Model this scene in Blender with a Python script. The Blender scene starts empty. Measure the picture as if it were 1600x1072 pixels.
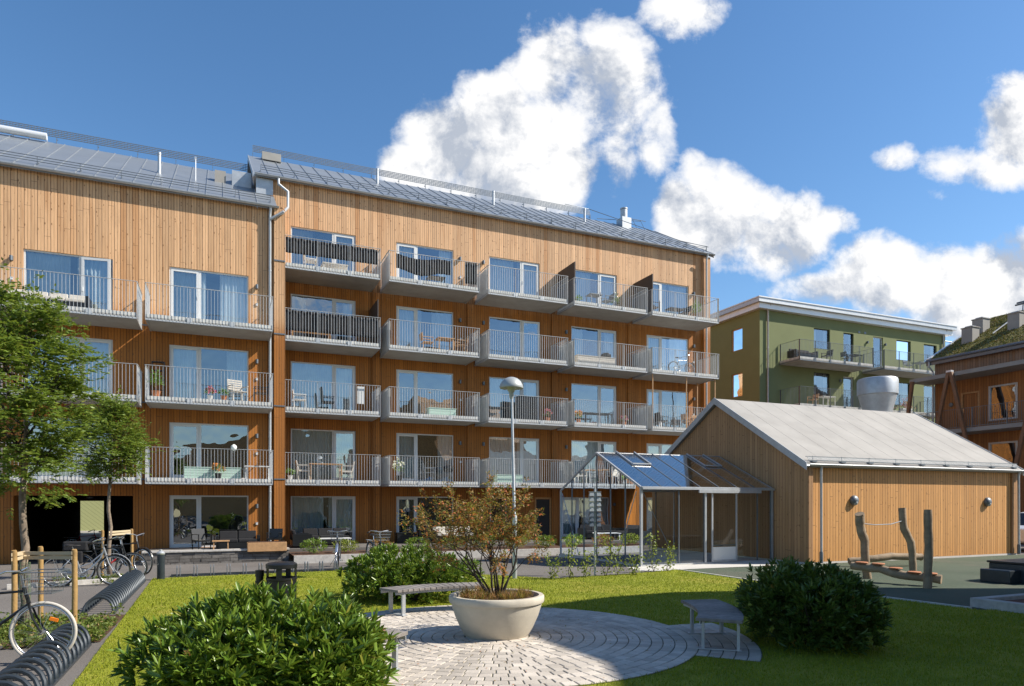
import bpy, math, random
import numpy as np
from mathutils import Vector, Matrix
random.seed(7); RNG = np.random.default_rng(11)
PI = math.pi; rad = math.radians
SC = bpy.context.scene; COL = SC.collection

# ------------------------------------------------------------------ camera
cam_d = bpy.data.cameras.new('camera'); cam = bpy.data.objects.new('camera', cam_d); COL.objects.link(cam)
cam.location = (0, 0, 1.8); cam.rotation_euler = (rad(90), 0, 0)
cam_d.lens = 24.0; cam_d.sensor_width = 36.0; cam_d.shift_y = 0.1569
cam_d.clip_start = 0.1; cam_d.clip_end = 2000
SC.camera = cam
# ------------------------------------------------------------------ sun + sky
SUNV = Vector((1.16, -0.05, 1.0)).normalized()
sd = bpy.data.lights.new('sun', 'SUN'); sd.energy = 5.0; sd.angle = rad(0.53); sd.color = (1.0, 0.93, 0.82)
sun = bpy.data.objects.new('sun', sd); COL.objects.link(sun)
sun.rotation_euler = SUNV.to_track_quat('Z', 'Y').to_euler(); sun.location = (30, 0, 40)
SC.view_settings.view_transform = 'Standard'; SC.view_settings.look = 'None'
SC.view_settings.gamma = 1.0; SC.view_settings.exposure = 0.66; SC.view_settings.use_curve_mapping = False

class NG:
    """small node-graph writer"""
    def __init__(s, tree): s.t = tree; s.n = tree.nodes; s.l = tree.links
    def new(s, typ, **kw):
        n = s.n.new(typ)
        for k, v in kw.items(): setattr(n, k, v)
        return n
    def put(s, inp, v):
        if v is None: return
        if hasattr(v, 'is_output') or isinstance(v, bpy.types.NodeSocket): s.l.new(v, inp)
        else:
            try: inp.default_value = v
            except Exception: inp.default_value = tuple(v) + (1,) if len(v) == 3 else v
    def m(s, op, a, b=None, c=None, clamp=False):
        n = s.new('ShaderNodeMath', operation=op); n.use_clamp = clamp
        s.put(n.inputs[0], a); s.put(n.inputs[1], b); s.put(n.inputs[2], c)
        return n.outputs[0]
    def mr(s, v, a, b, c=0.0, d=1.0, smooth=True):
        n = s.new('ShaderNodeMapRange'); n.interpolation_type = 'SMOOTHSTEP' if smooth else 'LINEAR'
        s.put(n.inputs[0], v)
        for i, x in enumerate((a, b, c, d)): s.put(n.inputs[i + 1], x)
        return n.outputs[0]
    def mix(s, f, a, b, mode='MIX'):
        n = s.new('ShaderNodeMix', data_type='RGBA', blend_type=mode)
        s.put(n.inputs[0], f)
        s.put(n.inputs[6], (*a, 1) if isinstance(a, tuple) and len(a) == 3 else a)
        s.put(n.inputs[7], (*b, 1) if isinstance(b, tuple) and len(b) == 3 else b)
        return n.outputs[2]
    def noise(s, vec, scale, detail=4, rough=.55, dim='3D'):
        n = s.new('ShaderNodeTexNoise', noise_dimensions=dim)
        s.put(n.inputs['Vector'], vec); n.inputs['Scale'].default_value = scale
        n.inputs['Detail'].default_value = detail; n.inputs['Roughness'].default_value = rough
        return n.outputs['Fac']
    def scalev(s, vec, xyz):
        n = s.new('ShaderNodeMapping'); s.put(n.inputs['Vector'], vec); n.inputs['Scale'].default_value = xyz
        return n.outputs[0]
    def bump(s, h, strength=.3, dist=.01):
        n = s.new('ShaderNodeBump'); s.put(n.inputs['Height'], h)
        n.inputs['Strength'].default_value = strength; n.inputs['Distance'].default_value = dist
        return n.outputs[0]

world = bpy.data.worlds.new("World"); SC.world = world; world.use_nodes = True
def build_world():
    g = NG(world.node_tree); g.n.clear()
    out = g.new('ShaderNodeOutputWorld')
    sky = g.new('ShaderNodeTexSky', sky_type='NISHITA')
    sky.sun_disc = False; sky.sun_elevation = math.asin(SUNV.z); sky.sun_rotation = math.atan2(SUNV.x, SUNV.y)
    sky.altitude = 50; sky.air_density = 1.0; sky.dust_density = 0.3; sky.ozone_density = 1.6
    hs = g.new('ShaderNodeHueSaturation'); hs.inputs['Saturation'].default_value = 1.22; g.l.new(sky.outputs[0], hs.inputs['Color'])
    bg = g.new('ShaderNodeBackground'); g.l.new(hs.outputs[0], bg.inputs[0]); bg.inputs[1].default_value = 0.110
    tc = g.new('ShaderNodeTexCoord'); D = tc.outputs['Generated']
    sp = g.new('ShaderNodeSeparateXYZ'); g.l.new(D, sp.inputs[0])
    ay = g.m('MAXIMUM', g.m('ABSOLUTE', sp.outputs[1]), .02)
    a = g.m('DIVIDE', sp.outputs[0], ay); b = g.m('DIVIDE', sp.outputs[2], ay)
    cv = g.new('ShaderNodeCombineXYZ'); g.l.new(a, cv.inputs[0]); g.l.new(b, cv.inputs[1]); P = cv.outputs[0]
    w1 = g.new('ShaderNodeTexNoise'); w1.inputs['Scale'].default_value = 4.0; w1.inputs['Detail'].default_value = 3; g.l.new(P, w1.inputs['Vector'])
    wv = g.new('ShaderNodeVectorMath', operation='MULTIPLY_ADD'); g.l.new(w1.outputs['Color'], wv.inputs[0]); wv.inputs[1].default_value = (.07, .07, 0); sb0 = g.new('ShaderNodeVectorMath', operation='SUBTRACT'); g.l.new(P, sb0.inputs[0]); sb0.inputs[1].default_value = (.035, .035, 0); g.l.new(sb0.outputs[0], wv.inputs[2]); P = wv.outputs[0]
    n1 = g.noise(P, 6.2, 15, .62)
    ad = g.new('ShaderNodeVectorMath', operation='ADD'); g.l.new(P, ad.inputs[0]); ad.inputs[1].default_value = (.035, .045, 0)
    n2 = g.noise(ad.outputs[0], 6.2, 15, .62)
    nb = g.noise(P, 2.6, 3, .5)
    # clouds: groups of lobes given as azimuth/elevation tangents (a, b) with radii
    blobs = [(640,262,50,48,1),(700,225,85,80,1),(790,250,120,120,1),(870,235,80,105,1),(770,160,70,55,.9),(860,100,80,90,.75),
             (945,125,100,110,.8),(930,60,60,45,.3),(960,250,50,90,.35),(1020,200,60,110,.12),(1060,10,85,60,.6),
             (1062,335,42,60,.9),(1130,335,85,85,1),(1215,360,95,75,1),(1290,345,60,36,.6),
             (1590,195,80,90,.8),(1530,262,110,45,.55),(1400,248,72,34,.0),(1460,305,70,22,.1),
             (1300,450,95,34,.8),(1390,430,95,68,1),(1475,440,110,72,1),(1570,430,90,70,1),(1530,490,120,45,1),
             (742,60,26,44,-.25),(1090,250,40,40,0.0)]
    dens = None; low = None
    for (x, y, rx, ry, w) in blobs:
        ca, cb = (x - 800) / 1067, (787 - y) / 1067
        qa = g.m('MULTIPLY', g.m('SUBTRACT', a, ca), 1067 / rx); qb = g.m('MULTIPLY', g.m('SUBTRACT', b, cb), 1067 / ry)
        q = g.m('ADD', g.m('MULTIPLY', qa, qa), g.m('MULTIPLY', qb, qb))
        d = g.m('SUBTRACT', w + .13, q)
        lw = g.m('MULTIPLY', g.m('MAXIMUM', g.m('ADD', d, .3), 0), g.m('MULTIPLY', qb, -1))
        dens = d if dens is None else g.m('MAXIMUM', dens, d)
        low = lw if low is None else g.m('MAXIMUM', low, lw)
    dens = g.m('ADD', dens, g.mr(sp.outputs[1], -.25, .0, -.9, 0))
    tot = g.m('ADD', g.m('MAXIMUM', dens, -1.0), g.m('MULTIPLY', g.m('SUBTRACT', n1, .5), 4.0))
    alpha = g.m('POWER', g.mr(tot, -.02, .72), .8)
    lit = g.m('MULTIPLY', g.m('SUBTRACT', n1, n2), 3.2)
    core = g.m('MULTIPLY', g.mr(low, .15, .9), g.mr(nb, .35, .6, .6, 1.0))
    val = g.m('ADD', g.m('SUBTRACT', .92, g.m('MULTIPLY', core, .44)), lit)
    val = g.m('MINIMUM', g.m('MAXIMUM', val, .50), 1.02)
    ccol = g.mix(g.mr(val, .5, .95, 0, 1, False), (.48, .53, .62), (.98, .98, .985))
    bg2 = g.new('ShaderNodeBackground'); g.l.new(ccol, bg2.inputs[0]); bg2.inputs[1].default_value = .66
    mx = g.new('ShaderNodeMixShader'); g.l.new(alpha, mx.inputs[0]); g.l.new(bg.outputs[0], mx.inputs[1]); g.l.new(bg2.outputs[0], mx.inputs[2])
    g.l.new(mx.outputs[0], out.inputs[0])
build_world()

# ------------------------------------------------------------------ materials
def mat(name, col, rough=.6, metal=0.0, var=0.0, vscale=3.0, bump=0.0, bscale=40, spec=.5, island=0.0, coat=0.0):
    m = bpy.data.materials.new(name); m.use_nodes = True; g = NG(m.node_tree)
    p = g.n['Principled BSDF']; p.inputs['Roughness'].default_value = rough; p.inputs['Metallic'].default_value = metal
    p.inputs['Specular IOR Level'].default_value = spec; p.inputs['Coat Weight'].default_value = coat
    tc = g.new('ShaderNodeTexCoord'); O = tc.outputs['Object']
    c = (*col, 1)
    if var or island:
        fac = None
        if var:
            fac = g.mr(g.noise(O, vscale, 6, .6), .3, .7, 1 - var, 1 + var, False)
        if island:
            ge = g.new('ShaderNodeNewGeometry')
            f2 = g.mr(ge.outputs['Random Per Island'], 0, 1, 1 - island, 1 + island, False)
            fac = f2 if fac is None else g.m('MULTIPLY', fac, f2)
        vm = g.new('ShaderNodeVectorMath', operation='SCALE'); vm.inputs[0].default_value = col; g.l.new(fac, vm.inputs['Scale'])
        g.l.new(vm.outputs[0], p.inputs['Base Color'])
    else: p.inputs['Base Color'].default_value = c
    if bump: g.l.new(g.bump(g.noise(O, bscale, 5, .6), bump, .02), p.inputs['Normal'])
    return m

def wood_mat(name, pale, warm, bw, z_lo, z_hi, gap=.07, tone=.16, narrow=False):
    """vertical boards; warm fresh timber low down under the slabs, bleached by weather above z_hi"""
    m = bpy.data.materials.new(name); m.use_nodes = True; g = NG(m.node_tree); p = g.n['Principled BSDF']
    p.inputs['Roughness'].default_value = .62; p.inputs['Specular IOR Level'].default_value = .3
    tc = g.new('ShaderNodeTexCoord'); s = g.new('ShaderNodeSeparateXYZ'); g.l.new(tc.outputs['Object'], s.inputs[0])
    w = g.m('ADD', s.outputs[0], s.outputs[1]); c = g.m('DIVIDE', w, bw); idx = g.m('FLOOR', c); fr = g.m('FRACT', c)
    wn = g.new('ShaderNodeTexWhiteNoise', noise_dimensions='1D'); g.l.new(idx, wn.inputs['W']); rnd = wn.outputs['Value']
    cv = g.new('ShaderNodeCombineXYZ'); g.l.new(w, cv.inputs[0]); g.l.new(g.m('MULTIPLY', rnd, 37.0), cv.inputs[1]); g.l.new(s.outputs[2], cv.inputs[2])
    V = cv.outputs[0]
    grain = g.noise(g.scalev(V, (26, 1, 1.3)), 1.0, 5, .6)
    streak = g.noise(g.scalev(V, (5, 1, .35)), 1.0, 3, .5)
    # knots: one voronoi cell per board width by ~0.45 m of height
    kv = g.new('ShaderNodeCombineXYZ'); g.l.new(c, kv.inputs[0]); g.l.new(g.m('ADD', g.m('MULTIPLY', s.outputs[2], 2.6), g.m('MULTIPLY', rnd, 9)), kv.inputs[1])
    vo = g.new('ShaderNodeTexVoronoi', voronoi_dimensions='2D'); vo.inputs['Scale'].default_value = 1.0; g.l.new(kv.outputs[0], vo.inputs['Vector'])
    sc_ = g.new('ShaderNodeSeparateColor'); g.l.new(vo.outputs['Color'], sc_.inputs[0]); knot = g.mr(g.m('ADD', vo.outputs['Distance'], g.m('MULTIPLY', sc_.outputs[0], .16)), .07, .17, 1, 0)
    pale_c = g.mix(rnd, tuple(x * (1 - tone) for x in pale), tuple(min(1, x * (1 + tone)) for x in pale))
    warm_c = g.mix(rnd, tuple(x * (1 - tone * 1.2) for x in warm), tuple(min(1, x * (1 + tone * 1.2)) for x in warm))
    zz = g.m('ADD', s.outputs[2], g.m('MULTIPLY', g.m('SUBTRACT', streak, .5), .9))
    wf = g.mr(zz, z_lo, z_hi)
    col = g.mix(wf, warm_c, pale_c)
    # odd darker / redder boards
    odd = g.mr(rnd, .86, .93)
    col = g.mix(g.m('MULTIPLY', odd, .55), col, tuple(x * .85 for x in warm))
    col = g.mix(g.mr(grain, .35, .7, 0, .38), col, g.mix(.6, col, tuple(x * .45 for x in warm)))
    col = g.mix(g.mr(streak, .52, .75, 0, .35), col, tuple(x * .75 for x in warm))
    col = g.mix(g.m('MULTIPLY', knot, .75), col, (.16, .075, .028))
    edge = g.m('MINIMUM', fr, g.m('SUBTRACT', 1.0, fr))
    gapm = g.mr(edge, gap * .35, gap, 1, 0)
    if narrow:
        f2 = g.m('ABSOLUTE', g.m('SUBTRACT', fr, .5)); gapm = g.m('MAXIMUM', gapm, g.m('MULTIPLY', g.mr(f2, .02, .045, 1, 0), .8))
    col = g.mix(g.m('MULTIPLY', gapm, .8), col, (.05, .024, .010))
    jz = g.m('FRACT', g.m('ADD', g.m('DIVIDE', s.outputs[2], 3.7), g.m('MULTIPLY', rnd, 5.3)))
    col = g.mix(g.m('MULTIPLY', g.m('LESS_THAN', jz, .0035), .7), col, (.06, .03, .014))
    sv = g.new('ShaderNodeCombineXYZ'); g.l.new(g.m('MULTIPLY', w, 1.0), sv.inputs[0]); g.l.new(g.m('MULTIPLY', s.outputs[2], .16), sv.inputs[1])
    st = g.noise(sv.outputs[0], 1.7, 5, .7); col = g.mix(g.mr(st, .54, .74, 0, .34), col, g.mix(.5, col, (.17, .115, .075)))
    st2 = g.noise(sv.outputs[0], .55, 4, .6); col = g.mix(g.mr(st2, .5, .7, 0, .22), col, tuple(min(1, x*1.1) for x in warm))
    g.l.new(col, p.inputs['Base Color'])
    g.l.new(g.bump(g.m('SUBTRACT', g.m('MULTIPLY', grain, .12), gapm), .55, .02), p.inputs['Normal'])
    return m

def glass_mat(name, refl=.2, tint=(.85, .9, .9), rough=0.0, wob=.11, gc=(.86, .93, 1.0)):
    m = bpy.data.materials.new(name); m.use_nodes = True; g = NG(m.node_tree); g.n.clear()
    o = g.new('ShaderNodeOutputMaterial'); gl = g.new('ShaderNodeBsdfGlossy'); gl.inputs['Roughness'].default_value = rough
    gl.inputs['Color'].default_value = (*gc, 1)
    tr = g.new('ShaderNodeBsdfTransparent'); tr.inputs['Color'].default_value = (*tint, 1)
    fr = g.new('ShaderNodeFresnel'); fr.inputs['IOR'].default_value = 1.5
    tc = g.new('ShaderNodeTexCoord')
    nb = g.bump(g.noise(tc.outputs['Object'], .9, 2, .5), wob, .12); g.l.new(nb, gl.inputs['Normal'])
    f = g.m('ADD', g.m('MULTIPLY', fr.outputs[0], 1.1), refl, clamp=True)
    mx = g.new('ShaderNodeMixShader'); g.l.new(f, mx.inputs[0]); g.l.new(tr.outputs[0], mx.inputs[1]); g.l.new(gl.outputs[0], mx.inputs[2])
    g.l.new(mx.outputs[0], o.inputs[0]); return m

def leaf_mat(name, c1, c2, c3=None, p3=.9, rough=.4, trans=.35, spec=.5):
    m = bpy.data.materials.new(name); m.use_nodes = True; g = NG(m.node_tree); p = g.n['Principled BSDF']; o = g.n['Material Output']
    ge = g.new('ShaderNodeNewGeometry'); r = ge.outputs['Random Per Island']
    col = g.mix(r, c1, c2)
    if c3: col = g.mix(g.mr(r, p3, min(1, p3 + .03)), col, c3)
    g.l.new(col, p.inputs['Base Color']); p.inputs['Roughness'].default_value = rough; p.inputs['Specular IOR Level'].default_value = spec
    t = g.new('ShaderNodeBsdfTranslucent'); g.l.new(g.mix(.5, col, (.35, .42, .05), 'MIX'), t.inputs[0])
    mx = g.new('ShaderNodeMixShader'); mx.inputs[0].default_value = trans; g.l.new(p.outputs[0], mx.inputs[1]); g.l.new(t.outputs[0], mx.inputs[2])
    g.l.new(mx.outputs[0], o.inputs[0]); return m

def ground_mat(name, cols, scales, rough=.9, bump=.3, bscale=60, fine=.25):
    m = bpy.data.materials.new(name); m.use_nodes = True; g = NG(m.node_tree); p = g.n['Principled BSDF']
    tc = g.new('ShaderNodeTexCoord'); O = tc.outputs['Object']
    n = g.noise(O, scales[0], 6, .6); n2 = g.noise(O, scales[1], 4, .7)
    col = g.mix(g.mr(n, .35, .65), cols[0], cols[1])
    if len(cols) > 2: col = g.mix(g.mr(n2, .5, .7), col, cols[2])
    n3 = g.noise(O, bscale, 3, .7)
    col = g.mix(fine, col, g.mix(g.mr(n3, .3, .7, 0, 1), tuple(x * .4 for x in cols[0]), tuple(min(1, x * 1.9) for x in cols[1])))
    g.l.new(col, p.inputs['Base Color']); p.inputs['Roughness'].default_value = rough; p.inputs['Specular IOR Level'].default_value = .25
    g.l.new(g.bump(n3, bump, .02), p.inputs['Normal']); return m

M = {}
M['wood'] = wood_mat('facade_wood', (.66, .405, .225), (.38, .142, .027), .205, 11.2, 12.3, narrow=True)
M['wood_left'] = wood_mat('lower_facade_wood', (.66, .400, .215), (.38, .142, .027), .205, 8.5, 9.7, narrow=True)
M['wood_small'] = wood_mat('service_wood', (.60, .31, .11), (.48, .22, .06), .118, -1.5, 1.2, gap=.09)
M['wood_gable'] = wood_mat('gable_wood_shaded', (.40, .225, .11), (.38, .21, .09), .118, -1.5, 1.2, gap=.06)  # darker copy of the service wood, with the gable's shade in its colour
M['wood_right'] = wood_mat('gallery_wood', (.30, .19, .125), (.34, .15, .055), .15, 8.6, 9.4, gap=.08)
M['roof'] = mat('roof_metal', (.31, .335, .36), .42, .55, .07, 1.2)
M['roof_light'] = mat('roof_sheet', (.315, .30, .275), .75, .0, .12, .9, spec=.3)
M['galv'] = mat('galvanised_steel', (.44, .46, .48), .48, .5, .10, 6)
M['galv_dark'] = mat('dark_steel', (.16, .18, .20), .5, .6, .1, 5)
M['rail'] = mat('railing_steel', (.50, .51, .51), .5, .25, .08, 8)
M['concrete'] = mat('slab_concrete', (.30, .285, .26), .85, 0, .12, 1.6, .15, 30)
M['slab_edge'] = mat('slab_edge_concrete', (.60, .59, .55), .8, 0, .15, 4, .1, 30)
M['pvc'] = mat('window_frame_paint', (.60, .61, .61), .45)
M['glass'] = glass_mat('window_glass', .24, (.72, .77, .78))
M['glass_clear'] = glass_mat('greenhouse_glass', .025, (.94, .96, .95), 0, .015)
M['curtain'] = mat('curtain_fabric', (.70, .73, .71), .9, 0, .08, 3)
M['room'] = mat('unlit_room', (.035, .036, .036), .9)  # near-black: the darkness of the rooms is put into the colour
M['black'] = mat('black_paint', (.012, .013, .014), .35, .1, 0)
M['black_cloth'] = mat('black_fabric', (.012, .012, .014), .9, 0, .2, 4, .3, 60)
M['dark_panel'] = mat('dark_panel', (.05, .035, .028), .6)
M['anthracite'] = mat('anthracite_steel', (.035, .045, .055), .32, .3, .1, 10)
M['green_render'] = mat('green_render', (.165, .185, .082), .92, 0, .06, .7, .08, 50)
M['white_metal'] = mat('white_coping', (.66, .67, .68), .4, .2, .04, 2)
M['planter'] = mat('planter_stone', (.48, .435, .355), .72, 0, .16, 3.0, .12, 60)
M['soil'] = mat('bark_mulch', (.075, .035, .018), .95, 0, .4, 25, .8, 60)
M['asphalt'] = ground_mat('asphalt', ((.125, .112, .102), (.155, .142, .130), (.105, .096, .090)), (.35, .12), .9, .35, 110, .22)
M['rubber'] = ground_mat('green_rubber', ((.058, .078, .052), (.080, .100, .070), (.105, .105, .08)), (.5, .35), .9, .4, 120, .22)
M['lawn'] = ground_mat('lawn_turf', ((.14, .165, .012), (.25, .265, .024), (.30, .25, .05)), (1.1, .55), .95, .8, 55, .3)
M['pad'] = mat('concrete_pad', (.52, .50, .46), .85, 0, .08, 1.5, .1, 60)
M['stone'] = mat('wall_stone', (.125, .115, .105), .9, 0, .25, 5, .5, 18, island=.3)
M['granite'] = mat('granite', (.42, .40, .37), .85, 0, .18, 9, .4, 35, island=.1)
M['paver'] = mat('paver_stone', (.47, .42, .36), .88, 0, .22, 1.1, .35, 70, island=.18)
M['sand'] = mat('joint_sand', (.085, .085, .05), .95, 0, .3, 20, .2, 90)
M['bench_wood'] = mat('grey_bench_wood', (.20, .18, .165), .75, 0, .25, 14, .25, 40, island=.18)
M['post_wood'] = mat('staked_post_wood', (.33, .20, .07), .7, 0, .3, 6, .2, 30)
M['strap'] = mat('tree_tie_webbing', (.50, .40, .26), .9)
M['log'] = mat('weathered_log', (.26, .19, .12), .8, 0, .3, 5, .35, 20)
M['bark'] = mat('tree_bark', (.20, .155, .115), .85, 0, .35, 9, .5, 28)
M['twig'] = mat('dark_twig', (.045, .032, .024), .85, 0, .3, 20)
M['sedumleaf'] = leaf_mat('sedum_leaf', (.09, .085, .022), (.24, .20, .05), (.18, .09, .045), .8, .8, .1)
M['rowan'] = leaf_mat('rowan_leaf', (.070, .130, .016), (.20, .275, .034), (.28, .30, .05), .93, .5, .36)
M['rhodo'] = leaf_mat('rhododendron_leaf', (.065, .135, .014), (.185, .275, .034), (.25, .25, .04), .955, .33, .2, .5)
M['rhodo_dark'] = leaf_mat('rhododendron_leaf_shaded', (.040, .085, .014), (.085, .135, .024), (.20, .12, .03), .97, .38, .2, .45)  # darker copy of the rhodo leaf, shade painted into the green
M['autumn'] = leaf_mat('autumn_leaf', (.15, .15, .03), (.30, .13, .04), (.50, .13, .03), .74, .6, .35)
M['drygrass'] = leaf_mat('dry_grass', (.20, .085, .03), (.36, .18, .055), (.15, .16, .03), .85, .7, .3)
M['vine'] = leaf_mat('vine_leaf', (.17, .22, .03), (.30, .33, .05), (.10, .15, .02), .8, .5, .4)
M['cover'] = leaf_mat('ground_cover_leaf', (.06, .10, .015), (.17, .22, .03), (.28, .2, .08), .9, .6, .3)
M['blade'] = leaf_mat('grass_blade', (.15, .195, .009), (.33, .345, .020), (.42, .36, .10), .94, .65, .35, .25)
M['sedum'] = ground_mat('sedum_turf', ((.09, .095, .025), (.22, .19, .06), (.15, .09, .045)), (1.6, .8), .95, 1.0, 12, .45)
M['tyre'] = mat('tyre_rubber', (.02, .02, .02), .8)
M['tyre_grey'] = mat('cream_tyre', (.48, .45, .40), .7)
M['chrome'] = mat('polished_metal', (.62, .63, .65), .25, .9)
M['silver'] = mat('silver_paint', (.42, .44, .46), .35, .6)
M['red'] = mat('red_paint', (.45, .02, .02), .4)
M['orange'] = mat('orange_reflector', (.9, .22, .01), .3)
M['saddle'] = mat('black_saddle', (.018, .016, .015), .5)
M['furn_wood'] = mat('teak_wood', (.42, .24, .11), .6, 0, .2, 10)
M['furn_white'] = mat('white_furniture', (.62, .62, .60), .5)
M['mint'] = mat('mint_fabric', (.36, .50, .43), .8)
M['beige'] = mat('beige_cushion', (.46, .43, .38), .9, 0, .1, 8)
M['terracotta'] = mat('terracotta_pot', (.42, .16, .07), .8)
M['pink'] = leaf_mat('pink_petal', (.62, .10, .22), (.80, .30, .42), None, .9, .6, .3)
M['whitepetal'] = leaf_mat('white_petal', (.75, .74, .62), (.85, .85, .78), None, .9, .6, .3)
M['orangepetal'] = leaf_mat('orange_petal', (.70, .22, .05), (.75, .35, .12), None, .9, .6, .3)
M['plantgreen'] = leaf_mat('pot_plant_leaf', (.06, .16, .02), (.15, .30, .04), None, .9, .5, .3)
M['carpaint'] = mat('white_car_paint', (.62, .64, .66), .2, .1, 0, coat=.8)
M['carglass'] = mat('car_glass', (.03, .04, .05), .05, .2)
M['paneldark'] = mat('dark_door_panel', (.02, .022, .025), .3)
M['blind'] = mat('louvre_grey', (.36, .38, .38), .5, .2)

# ------------------------------------------------------------------ mesh builder
class MB:
    def __init__(s): s.v = []; s.f = []
    def add(s, vs, fs):
        o = len(s.v); s.v += [tuple(p) for p in vs]; s.f += [tuple(i + o for i in f) for f in fs]; return s
    def box(s, x0, y0, z0, x1, y1, z1):
        if x0 > x1: x0, x1 = x1, x0
        if y0 > y1: y0, y1 = y1, y0
        if z0 > z1: z0, z1 = z1, z0
        return s.add([(x0,y0,z0),(x1,y0,z0),(x1,y1,z0),(x0,y1,z0),(x0,y0,z1),(x1,y0,z1),(x1,y1,z1),(x0,y1,z1)],
                     [(0,3,2,1),(4,5,6,7),(0,1,5,4),(1,2,6,5),(2,3,7,6),(3,0,4,7)])
    def quad(s, a, b, c, d): return s.add([a, b, c, d], [(0, 1, 2, 3)])
    def bar(s, p, q, w, h=None, up=(0, 0, 1)):
        """rectangular bar from p to q; w across, h along up"""
        h = w if h is None else h; p = Vector(p); q = Vector(q); d = (q - p).normalized(); u = Vector(up)
        if abs(d.dot(u)) > .98: u = Vector((0, 1, 0))
        sx = d.cross(u).normalized() * (w / 2); sy = sx.cross(d).normalized() * (h / 2)
        vs = [a + i * sx + j * sy for a in (p, q) for i, j in ((-1,-1),(1,-1),(1,1),(-1,1))]
        return s.add(vs, [(0,1,2,3),(7,6,5,4),(0,4,5,1),(1,5,6,2),(2,6,7,3),(3,7,4,0)])
    def tube(s, pts, r, n=8, cap=True):
        pts = [Vector(p) for p in pts]; k = len(pts); rs = r if isinstance(r, (list, tuple)) else [r] * k
        o = len(s.v); ref = None
        for i, p in enumerate(pts):
            d = (pts[min(i + 1, k - 1)] - pts[max(i - 1, 0)])
            if d.length < 1e-9: d = Vector((0, 0, 1))
            d.normalize()
            if ref is None: ref = Vector((0, 0, 1)) if abs(d.z) < .9 else Vector((1, 0, 0))
            a = d.cross(ref).normalized(); b = a.cross(d).normalized(); ref = b
            for j in range(n):
                t = 2 * PI * j / n; q = p + a * (math.cos(t) * rs[i]) + b * (math.sin(t) * rs[i]); s.v.append(tuple(q))
        for i in range(k - 1):
            for j in range(n):
                s.f.append((o+i*n+j, o+i*n+(j+1) % n, o+(i+1)*n+(j+1) % n, o+(i+1)*n+j))
        if cap:
            s.f.append(tuple(o + j for j in range(n))[::-1]); s.f.append(tuple(o + (k-1)*n + j for j in range(n)))
        return s
    def lathe(s, prof, c=(0, 0, 0), n=32, sx=1, sy=1):
        o = len(s.v)
        for (r, z) in prof:
            for j in range(n):
                t = 2*PI*j/n; s.v.append((c[0]+r*sx*math.cos(t), c[1]+r*sy*math.sin(t), c[2]+z))
        for i in range(len(prof)-1):
            for j in range(n): s.f.append((o+i*n+j, o+i*n+(j+1) % n, o+(i+1)*n+(j+1) % n, o+(i+1)*n+j))
        if prof[0][0] > 1e-4: s.f.append(tuple(o+j for j in range(n))[::-1])
        if prof[-1][0] > 1e-4: s.f.append(tuple(o+(len(prof)-1)*n+j for j in range(n)))
        return s
    def prism(s, poly, a, b, axis='x'):
        """extrude polygon (list of 2-D) from a to b along axis; poly coordinates are the other two axes in order"""
        n = len(poly)
        def P(u, v, w): return {'x': (w, u, v), 'y': (u, w, v), 'z': (u, v, w)}[axis]
        vs = [P(u, v, a) for u, v in poly] + [P(u, v, b) for u, v in poly]
        fs = [tuple(range(n))[::-1], tuple(range(n, 2*n))] + [(i, (i+1) % n, n+(i+1) % n, n+i) for i in range(n)]
        return s.add(vs, fs)
    def torus(s, c, R, r, axis=1, n=36, m=6, sz=1.0):
        o = len(s.v)
        for i in range(n):
            t = 2*PI*i/n
            for j in range(m):
                u = 2*PI*j/m; rr = R + r*math.cos(u); h = r*sz*math.sin(u)
                if axis == 1: s.v.append((c[0]+rr*math.cos(t), c[1]+h, c[2]+rr*math.sin(t)))
                else: s.v.append((c[0]+rr*math.cos(t), c[1]+rr*math.sin(t), c[2]+h))
        for i in range(n):
            for j in range(m): s.f.append((o+i*m+j, o+((i+1) % n)*m+j, o+((i+1) % n)*m+(j+1) % m, o+i*m+(j+1) % m))
        return s
    def build(s, name, material, parent=None, smooth=False, bevel=0.0, recalc=True):
        me = bpy.data.meshes.new(name); me.from_pydata(s.v, [], s.f)
        if recalc and len(s.f) < 60000:
            import bmesh
            bm = bmesh.new(); bm.from_mesh(me); bmesh.ops.recalc_face_normals(bm, faces=bm.faces[:]); bm.to_mesh(me); bm.free()
        me.materials.append(M[material] if isinstance(material, str) else material)
        o = bpy.data.objects.new(name, me); COL.objects.link(o)
        if parent is not None: o.parent = parent
        if smooth:
            me.polygons.foreach_set('use_smooth', [True]*len(me.polygons))
            if smooth == 'auto':
                try:
                    me.set_sharp_from_angle(angle=rad(40))
                except Exception: pass
        if bevel:
            b = o.modifiers.new('edge', 'BEVEL'); b.width = bevel; b.segments = 2; b.limit_method = 'ANGLE'
        return o

def tag(o, label=None, cat=None, group=None, kind=None):
    if label: o['label'] = label
    if cat: o['category'] = cat
    if group: o['group'] = group
    if kind: o['kind'] = kind
    return o
def thing(name, label, cat, loc=(0, 0, 0), rz=0.0, group=None):
    o = bpy.data.objects.new(name, None); COL.objects.link(o); o.empty_display_size = .2
    o.location = loc; o.rotation_euler = (0, 0, rz); return tag(o, label, cat, group)
KIDS = {}
def copy_tree(o, parent=None):
    c = o.copy(); COL.objects.link(c); c.parent = parent
    for ch in list(o.children): copy_tree(ch, c)
    return c
def dup(o, loc, rz, label, group=None, scale=None):
    c = copy_tree(o); c.location = loc; c.rotation_euler = (0, 0, rz); c['label'] = label
    if group: c['group'] = group
    if scale: c.scale = (scale,)*3
    return c

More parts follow.
